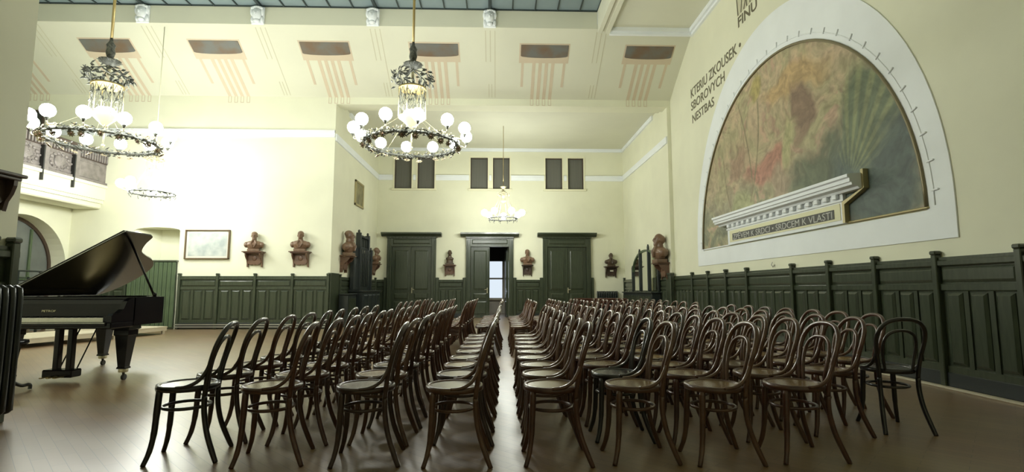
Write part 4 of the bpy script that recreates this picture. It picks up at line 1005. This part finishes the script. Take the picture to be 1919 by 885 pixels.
# ---- mirror cabinet (left alcove wall)
t = thing('mirror_cabinet', 'tall black-green carved mirror cabinet on the left alcove wall', 'cabinet', (XA0 + 0.06, 17.05, 0), PI / 2)
MB().box(-1.15, 1.15, -0.42, 0, 0.05, 0.98, 0.012).box(-1.2, 1.2, -0.46, 0, 0.98, 1.03, 0.01).box(-1.12, 1.12, -0.38, 0, 0, 0.05).build('base', 'skirt', t)
for i in range(4):
    a = -1.12 + i * 0.56
    MB().panel(a + 0.05, a + 0.51, 0.14, 0.90, -0.42, -0.45, 0.04).build('cabinet_door', 'skirt', t)
MB().box(-0.52, 0.52, -0.16, 0, 1.03, 2.15, 0.01).build('centre_panel', 'skirt', t)
for i in range(5):
    a = -0.42 + i * 0.21
    MB().box(a - 0.045, a + 0.045, -0.19, -0.16, 1.15, 2.35, 0.012).build('fluted_slat', 'black_iron', t)
for s in (-1, 1):
    MB().box(s * 0.55 - 0.045, s * 0.55 + 0.045, -0.18, -0.02, 1.03, 2.86, 0.01).sphere((s * 0.55, -0.1, 2.90), (0.04, 0.04, 0.06), 8, 6).build('tall_post', 'skirt', t)
    MB().box(s * 1.12 - 0.035, s * 1.12 + 0.035, -0.14, -0.02, 1.03, 2.42, 0.01).sphere((s * 1.12, -0.08, 2.46), (0.03, 0.03, 0.05), 8, 6).build('outer_post', 'skirt', t)
    MB().box(min(s * 0.60, s * 1.08), max(s * 0.60, s * 1.08), -0.05, -0.04, 1.06, 2.10).build('mirror', 'mirror', t)
    MB().box(min(s * 0.60, s * 1.08), max(s * 0.60, s * 1.08), -0.10, -0.03, 2.08, 2.36, 0.01).build('carved_crest', 'skirt', t)
for z0, z1 in ((2.15, 2.22), (2.36, 2.42), (2.72, 2.80)):
    MB().box(-0.51, 0.51, -0.14, -0.04, z0, z1, 0.008).build('cross_rail', 'skirt', t)
for i in range(4):
    a = -0.36 + i * 0.24
    MB().box(a - 0.03, a + 0.03, -0.11, -0.06, 2.42, 2.72).build('spindle', 'skirt', t)
# radiator cabinet by the alcove edge (left)
t = thing('radiator_cover', 'dark green radiator cover in the left corner of the alcove opening', 'radiator cover', (XA0 + 0.08, 15.30, 0), PI / 2)
MB().box(-0.42, 0.42, -0.26, 0, 0.0, 0.90, 0.01).build('case', 'skirt', t)
MB().box(-0.45, 0.45, -0.29, 0.0, 0.90, 0.94, 0.01).build('top_board', 'skirt', t)
for i in range(7): MB().box(-0.33 + i * 0.11 - 0.03, -0.33 + i * 0.11 + 0.03, -0.275, -0.26, 0.12, 0.80, 0.006).build('slat', 'green', t)

# ---- arched mirror and radiator cover (right alcove wall)
t = thing('arched_mirror', 'arched wall mirror with thin dark uprights above the right radiator cover', 'mirror', (XA1 - 0.06, 16.65, 1.0), -PI / 2)
ar = arc(0, 0.66, 1.46, 0.68, PI, 0, 24)
MB().prism([(-1.46, 0.02)] + ar + [(1.46, 0.02)], 'y', -0.015, 0.0).build('glass', 'mirror', t)
ar_i = arc(0, 0.66, 1.40, 0.62, PI, 0, 24)
MB().strip(ar, ar_i, 'y', -0.05, 0.0).build('arch_frame', 'green_plank', t)
for xx, hh in ((-1.46, 0.82), (-0.52, 1.34), (0.46, 1.42), (1.46, 0.82)):
    MB().box(xx - 0.032, xx + 0.032, -0.07, 0.0, 0.0, hh, 0.008).sphere((xx, -0.035, hh + 0.02), (0.03, 0.03, 0.045), 8, 6).build('upright', 'skirt', t)
t = thing('radiator_cover', 'long dark radiator cover with slats below the arched mirror', 'radiator cover', (XA1 - 0.055, 16.75, 0), -PI / 2)
MB().box(-1.80, 1.62, -0.28, 0, 0.0, 0.94, 0.01).build('case', 'skirt', t)
MB().box(-1.84, 1.66, -0.32, 0.0, 0.94, 0.98, 0.01).build('top_board', 'skirt', t)
sm_ = MB().box(-0.045, 0.045, -0.30, -0.28, 0.10, 0.86, 0.006).mesh('slat', 'green')
for i in range(22):
    o = link('slat', sm_, t); o.location = (-1.70 + i * 0.153, 0, 0)

# ---- radiators
def radiator(loc, rz, n, label, h=0.92, pitch=0.068, dp=0.14, tube_r=0.026, z0=0.10):
    t = thing('radiator', label, 'radiator', loc, rz)
    cm = MB()
    for s in (-1, 1):
        cm.tube(spline([(0, s * dp * 0.32 - dp / 2, z0 + 0.02), (0, s * dp * 0.32 - dp / 2, h - 0.05), (0, -dp / 2, h)], 4), tube_r, 8)
    cm.sphere((0, -dp / 2, h - 0.03), (tube_r, dp * 0.48, 0.04), 10, 8).sphere((0, -dp / 2, z0 + 0.03), (tube_r, dp * 0.48, 0.04), 10, 8)
    me = cm.mesh('column', 'black_iron')
    for i in range(n):
        o = link('column', me, t); o.location = ((i - (n - 1) / 2) * pitch, 0, 0)
    hw = (n - 1) / 2 * pitch
    MB().tube([(-hw, -dp / 2, h - 0.06), (hw, -dp / 2, h - 0.06)], 0.018, 8).tube([(-hw, -dp / 2, z0 + 0.05), (hw + 0.06, -dp / 2, z0 + 0.05)], 0.018, 8).build('header_pipe', 'black_iron', t)
    for s in (-1, 1): MB().tube([(s * hw * 0.8, -dp / 2, 0), (s * hw * 0.8, -dp / 2, z0 + 0.05)], 0.018, 8).build('foot', 'black_iron', t)
    return t
radiator((XP + 0.10, 3.86, 0), PI / 2, 15, 'dark ribbed radiator at the left picture edge by the pier', h=1.05, pitch=0.062)
radiator((4.14, YB - 0.02, 0), 0, 12, 'dark ribbed radiator below the rightmost bust', h=0.95, pitch=0.066)

# ---- table in the alcove
t = thing('table', 'low red-brown wooden table before the rightmost door', 'table', (3.55, 17.9, 0))
MB().box(-0.85, 0.85, -0.38, 0.38, 0.72, 0.755, 0.008).build('tabletop', 'maroon', t)
MB().box(-0.78, 0.78, -0.32, 0.32, 0.60, 0.72).build('apron', 'maroon', t)
for sx in (-1, 1):
    for sy in (-1, 1): MB().tube([(sx * 0.74, sy * 0.28, 0.0), (sx * 0.74, sy * 0.28, 0.62)], [0.022, 0.035], 8).build('leg', 'maroon', t)

# ================================================================== GRAND PIANO
PX, PY = -5.08, 6.90
pn = thing('grand_piano', 'black grand piano with its lid propped open', 'piano', (PX, PY, 0))
HW = 0.80
def outline(y0):
    pts = [(-HW, y0), (HW, y0), (HW, -0.10)]
    pts += [(p.x, p.y) for p in spline([(HW, -0.10, 0), (0.765, -0.03, 0), (0.60, 0.06, 0), (0.43, 0.22, 0), (0.33, 0.45, 0), (0.24, 0.70, 0), (0.06, 0.95, 0), (-0.25, 1.08, 0), (-0.62, 1.06, 0), (-HW, 0.92, 0)], 5)][1:]
    return pts
po = outline(-0.62)
def inset(poly, d):
    out = []; n_ = len(poly)
    for i in range(n_):
        a = Vector(poly[i - 1]); b = Vector(poly[i]); c = Vector(poly[(i + 1) % n_])
        n1 = Vector((-(b - a).y, (b - a).x)); n2 = Vector((-(c - b).y, (c - b).x))
        v = (n1.normalized() + n2.normalized()).normalized(); out.append((b.x + v.x * d, b.y + v.y * d))
    return out
pi_ = inset(po, 0.045)
MB().strip(po + [po[0]], pi_ + [pi_[0]], 'z', 0.66, 0.975).build('rim', 'black', pn)
MB().prism(po, 'z', 0.645, 0.66).build('bottom_board', 'black', pn)
MB().prism(inset(po, 0.05), 'z', 0.84, 0.85).build('soundboard', 'brass', pn)
# key bed and arms
MB().box(-HW, HW, -0.97, -0.60, 0.63, 0.70, 0.01).build('key_bed', 'black', pn)
MB().box(-HW + 0.05, HW - 0.05, -0.985, -0.955, 0.66, 0.703, 0.008).build('key_slip', 'black', pn)
MB().box(-HW + 0.06, HW - 0.06, -0.990, -0.984, 0.690, 0.697).build('key_slip_edge', 'metal_grey', pn)
for s in (-1, 1):
    pr = [(-0.60, 0.70), (-0.60, 0.975), (-0.66, 0.97), (-0.74, 0.93), (-0.79, 0.84), (-0.86, 0.80), (-0.94, 0.795), (-0.97, 0.77), (-0.97, 0.70)]
    MB().prism(pr, 'x', s * HW, s * (HW - 0.055)).build('arm', 'black', pn)
    MB().box(min(s * (HW - 0.055), s * (HW - 0.12)), max(s * (HW - 0.055), s * (HW - 0.12)), -0.94, -0.76, 0.70, 0.765, 0.008).build('key_block', 'black', pn)
kw = (2 * HW - 0.24) / 52
wk = MB(); bk = MB()
for i in range(52):
    x0 = -HW + 0.12 + i * kw; wk.box(x0 + 0.0008, x0 + kw - 0.0008, -0.93, -0.77, 0.70, 0.748)
    if (i % 7) in (0, 2, 3, 5, 6): bk.box(x0 + kw - 0.006, x0 + kw + 0.006, -0.88, -0.77, 0.748, 0.762, 0.002)
tag(wk.build('white_keys', 'ivory', pn), kind='stuff'); tag(bk.build('black_keys', 'black', pn), kind='stuff')
fb = MB().prism([(-0.765, 0.735), (-0.745, 0.90), (-0.70, 0.945), (-0.62, 0.95), (-0.62, 0.735)], 'x', -HW + 0.055, HW - 0.055); fbo = fb.build('fallboard', 'black', pn)
o = link('lettering', text_mesh('PETROF', 0.034, 'brass_pale', width=0.155, extrude=0.0008, align='CENTER'), fbo); o.location = (-0.06, -0.764, 0.808); o.rotation_euler = (math.radians(-7), 0, 0)
MB().box(-HW + 0.055, HW - 0.055, -0.66, -0.60, 0.945, 0.972, 0.006).build('desk_rail', 'black', pn)
# lid
lp = [(x + HW, y) for x, y in outline(-0.56)]
lido = MB().prism(lp, 'z', 0.0, 0.022).build('lid', 'black', pn)
lido.location = (-HW, 0, 0.980); lido.rotation_euler = (0, -math.radians(29), 0)
MB().box(0.02, 1.58, -0.55, -0.16, 0.0225, 0.043, 0.006).build('folded_lid_flap', 'black', lido)
MB().tube([(0.02, -0.565, 0.011), (1.60, -0.565, 0.011)], 0.006, 6).build('lid_edge', 'metal_grey', lido)
MB().tube([(HW - 0.03, -0.22, 0.975), (0.42, -0.20, 1.655)], 0.013, 8).lathe([(0.0, 0), (0.02, 0.0), (0.02, 0.05), (0.0, 0.06)], (HW - 0.03, -0.22, 0.97), 8).build('lid_prop', 'black', pn)
# legs
def pleg(x, y):
    l = MB()
    def ring(z, a): return [(x - a, y - a, z), (x + a, y - a, z), (x + a, y + a, z), (x - a, y + a, z)]
    secs = [(0.645, 0.10), (0.60, 0.105), (0.585, 0.085), (0.53, 0.085), (0.52, 0.075), (0.16, 0.042), (0.15, 0.05), (0.135, 0.05)]
    vs = []; fs = []
    for z, a in secs: vs += ring(z, a)
    for i in range(len(secs) - 1):
        for j in range(4): fs.append((i * 4 + j, i * 4 + (j + 1) % 4, i * 4 + 4 + (j + 1) % 4, i * 4 + 4 + j))
    fs += [(3, 2, 1, 0), tuple(range(len(vs) - 4, len(vs)))]
    l.add(vs, fs); lo = l.build('leg', 'black', pn)
    MB().lathe([(0.046, 0.095), (0.05, 0.10), (0.05, 0.135), (0.03, 0.14)], (x, y, 0), 12).build('ferrule', 'brass_pale', lo)
    MB().tube([(x, y, 0.10), (x, y + 0.015, 0.045)], 0.014, 8).tube([(x - 0.014, y + 0.015, 0.034), (x + 0.014, y + 0.015, 0.034)], 0.034, 14).build('caster', 'iron', lo)
pleg(HW - 0.14, -0.52); pleg(-HW + 0.14, -0.52); pleg(-0.50, 0.72)
# lyre
ly = MB().box(-0.10, 0.10, -0.62, -0.50, 0.60, 0.645, 0.006).build('pedal_lyre', 'black', pn)
for s in (-1, 1): MB().box(s * 0.075 - 0.032, s * 0.075 + 0.032, -0.60, -0.53, 0.13, 0.62, 0.008).build('lyre_column', 'black', ly)
MB().box(-0.17, 0.17, -0.66, -0.50, 0.05, 0.14, 0.012).build('lyre_box', 'black', ly)
for i in (-1, 0, 1): MB().box(i * 0.075 - 0.018, i * 0.075 + 0.018, -0.78, -0.64, 0.06, 0.072, 0.004).build('pedal', 'brass', ly)
MB().tube([(-0.1, -0.5, 0.12), (-0.1, -0.2, 0.64)], 0.008, 6).tube([(0.1, -0.5, 0.12), (0.1, -0.2, 0.64)], 0.008, 6).build('lyre_brace', 'black', ly)
# stool
st = thing('piano_stool', 'dark swivel piano stool half hidden by the radiator', 'stool', (-5.02, 5.52, 0))
MB().lathe([(0.0, 0.50), (0.17, 0.50), (0.18, 0.52), (0.175, 0.545), (0.10, 0.56), (0.0, 0.56)], n=20).build('seat', 'black', st)
MB().tube([(0, 0, 0.12), (0, 0, 0.50)], 0.022, 10).lathe([(0.03, 0.16), (0.05, 0.20), (0.055, 0.26), (0.035, 0.32)], n=12).build('column', 'black_iron', st)
for i in range(3):
    a = math.radians(-35 + 120 * i); c, s = math.cos(a), math.sin(a)
    MB().tube(spline([(0.03 * c, 0.03 * s, 0.22), (0.10 * c, 0.10 * s, 0.12), (0.20 * c, 0.20 * s, 0.06), (0.29 * c, 0.29 * s, 0.055), (0.295 * c, 0.295 * s, 0.008)], 4), 0.018, 8).build('leg', 'black_iron', st)
MB().tube([(0.03, -0.02, 0.20), (0.16, -0.05, 0.20)], 0.006, 6).sphere((0.165, -0.05, 0.20), 0.014, 8, 6).build('clamp_lever', 'iron', st)

# ---- stage platforms
def platform(loc, rz, L, W, label, h=0.18):
    t = thing('platform', label, 'platform', loc, rz)
    nb = 5
    for i in range(nb): MB().box(-W + i * W / nb + 0.003, -W + (i + 1) * W / nb - 0.003, 0, L, h - 0.03, h, 0.004).build('board', 'platform', t)
    MB().box(-0.035, -0.005, 0.02, L - 0.02, h - 0.10, h - 0.03).box(-W + 0.005, -W + 0.035, 0.02, L - 0.02, h - 0.10, h - 0.03).box(-W + 0.03, -0.03, 0.02, 0.05, h - 0.10, h - 0.03).box(-W + 0.03, -0.03, L - 0.05, L - 0.02, h - 0.10, h - 0.03).build('frame', 'platform', t)
    for x in (-0.07, -W + 0.01):
        for y in (0.06, L - 0.12): MB().box(x, x + 0.055, y, y + 0.055, 0, h - 0.03).build('leg', 'platform', t)
    return t
ang = math.atan2(-(-7.90 + 8.53), 12.75 - 9.62)
platform((-8.14, 11.70, 0), ang, 1.15, 1.3, 'short pale wooden stage platform farthest behind the piano')
platform((-8.72, 8.75, 0), ang, 2.88, 1.3, 'long pale wooden stage platform behind the piano')
platform((-10.05, 9.2, 0), ang, 2.7, 0.95, 'taller pale wooden platform step at the back of the stage', h=0.36)

# ================================================================== CHAIRS
def chair_proto(wood, seat):
    t = empty('bentwood_chair')
    n = 26
    ringp = []
    for i in range(n):
        a = 2 * PI * i / n; r = 0.181 + 0.006 * math.cos(a)
        ringp.append((a, r))
    so = [(r * math.cos(a), r * 0.99 * math.sin(a)) for a, r in ringp]; si = [(0.165 / 0.2 * x, 0.165 / 0.2 * y) for x, y in so]
    rim = MB()
    prof = [(1.0, 0.432), (1.02, 0.448), (1.0, 0.466), (0.90, 0.468), (0.86, 0.462), (0.86, 0.432)]
    vs = []; fs = []
    for k, z in prof: vs += [(x * k, y * k, z) for x, y in so]
    for j in range(len(prof)):
        j2 = (j + 1) % len(prof)
        for i in range(n): fs.append((j * n + i, j * n + (i + 1) % n, j2 * n + (i + 1) % n, j2 * n + i))
    rim.add(vs, fs, True); rim.build('seat_rim', wood, t)
    MB().prism([(x * 0.87, y * 0.87) for x, y in so], 'z', 0.448, 0.4605).build('seat', seat, t)
    # back frame (above the seat) and the rear legs that continue it
    half = [(0.142, 0.138, 0.40), (0.150, 0.144, 0.48), (0.166, 0.158, 0.58), (0.192, 0.172, 0.68), (0.219, 0.162, 0.760), (0.242, 0.116, 0.818), (0.254, 0.055, 0.841), (0.256, 0.0, 0.845)]
    hoop = half + [(x, -y, z) for x, y, z in reversed(half[:-1])]
    MB().tube(spline(hoop, 4), 0.0155, 8).build('back_frame', wood, t)
    hi = [(0.148, 0.098, 0.455), (0.158, 0.111, 0.55), (0.178, 0.118, 0.64), (0.200, 0.100, 0.714), (0.214, 0.053, 0.750), (0.218, 0.0, 0.758)]
    hoop2 = hi + [(x, -y, z) for x, y, z in reversed(hi[:-1])]
    MB().tube(spline(hoop2, 4), 0.0115, 7).build('inner_hoop', wood, t)
    for s in (-1, 1):
        MB().tube(spline([(0.142, s * 0.138, 0.40), (0.145, s * 0.138, 0.30), (0.168, s * 0.147, 0.18), (0.207, s * 0.163, 0.07), (0.236, s * 0.174, 0.0)], 4), [0.0165] * 13 + [0.016, 0.0155, 0.015, 0.0145], 8).build('leg', wood, t)
        MB().tube(spline([(-0.120, s * 0.112, 0.435), (-0.126, s * 0.117, 0.30), (-0.132, s * 0.122, 0.18), (-0.146, s * 0.134, 0.08), (-0.170, s * 0.154, 0.0)], 4), [0.0195] * 5 + [0.018] * 4 + [0.016] * 4 + [0.0145] * 4, 8).build('leg', wood, t)
        MB().tube(spline([(-0.01, s * 0.182, 0.464), (0.06, s * 0.180, 0.472), (0.115, s * 0.172, 0.503), (0.150, s * 0.165, 0.555), (0.166, s * 0.163, 0.595)], 4), [0.010] * 4 + [0.012] * 13, 7).build('brace', wood, t)
    MB().tube([(0.136 * math.cos(2 * PI * i / 28), 0.138 * math.sin(2 * PI * i / 28), 0.325) for i in range(28)], 0.0105, 7, closed=True).build('stretcher_ring', wood, t)
    return t
protos = {}
def place_chair(x, y, rz, w_, s_, label, group):
    key = (w_, s_)
    if key not in protos:
        o = chair_proto(WOODS[w_], SEATS[s_]); protos[key] = o
    else: o = copy_tree(protos[key])
    o.location = (x, y, 0); o.rotation_euler = (0, 0, rz)
    tag(o, label, 'chair', group)
random.seed(21)
# columns run away from the camera; the chairs face the piano (-X).  (x at y=3.4, x at y=12)
COLS = [(-2.00, -1.72), (-1.44, -1.20), (-0.86, -0.68), (-0.28, -0.12), (0.36, 0.42), (0.87, 0.92), (1.39, 1.42), (1.93, 1.95), (2.50, 2.46), (3.08, 2.98)]
for ci, (xa, xb) in enumerate(COLS):
    for blk in (0, 1):
        ys = []
        if blk == 0:
            y = [3.50, 3.44, 3.42, 3.40, 3.40, 3.42, 3.38, 3.41, 3.98, 4.08][ci]
            while y < 7.35: ys.append(y); y += random.uniform(0.435, 0.455)
        else:
            y = 8.55 + random.uniform(-0.05, 0.1)
            while y < 12.0: ys.append(y); y += random.uniform(0.44, 0.46)
        for k, y in enumerate(ys):
            x = xa + (xb - xa) * (y - 3.4) / 8.6 + random.uniform(-0.018, 0.018)
            rz = math.radians(random.uniform(-3.5, 3.5) + (3 if ci < 2 else 0))
            if blk == 0 and k == 0: rz = math.radians([12, 8, 5, 2, 0, 3, 3, 4, -4, -97][ci])
            w_ = random.choice((0, 1, 1, 2, 2)) if ci > 0 else random.choice((0, 0, 2))
            s_ = random.choice((0, 0, 1, 2))
            if (ci, k, blk) in ((0, 0, 0), ): w_, s_ = 3, 2
            if (ci, k, blk) == (9, 0, 0) or (ci, k, blk) == (5, 1, 0): w_, s_ = 3, 3
            if ci == 4 and blk == 0: w_, s_ = (2, 1, 1)[k % 3], 0
            where = 'near block' if blk == 0 else 'rear block'
            label = 'bentwood chair, %s: %s from the camera in %s line from the piano' % (where, ORD[k], ORD[ci])
            place_chair(x, y, rz, w_, s_, label, 'bentwood chairs set out in rows')
print('objects', len(bpy.data.objects))
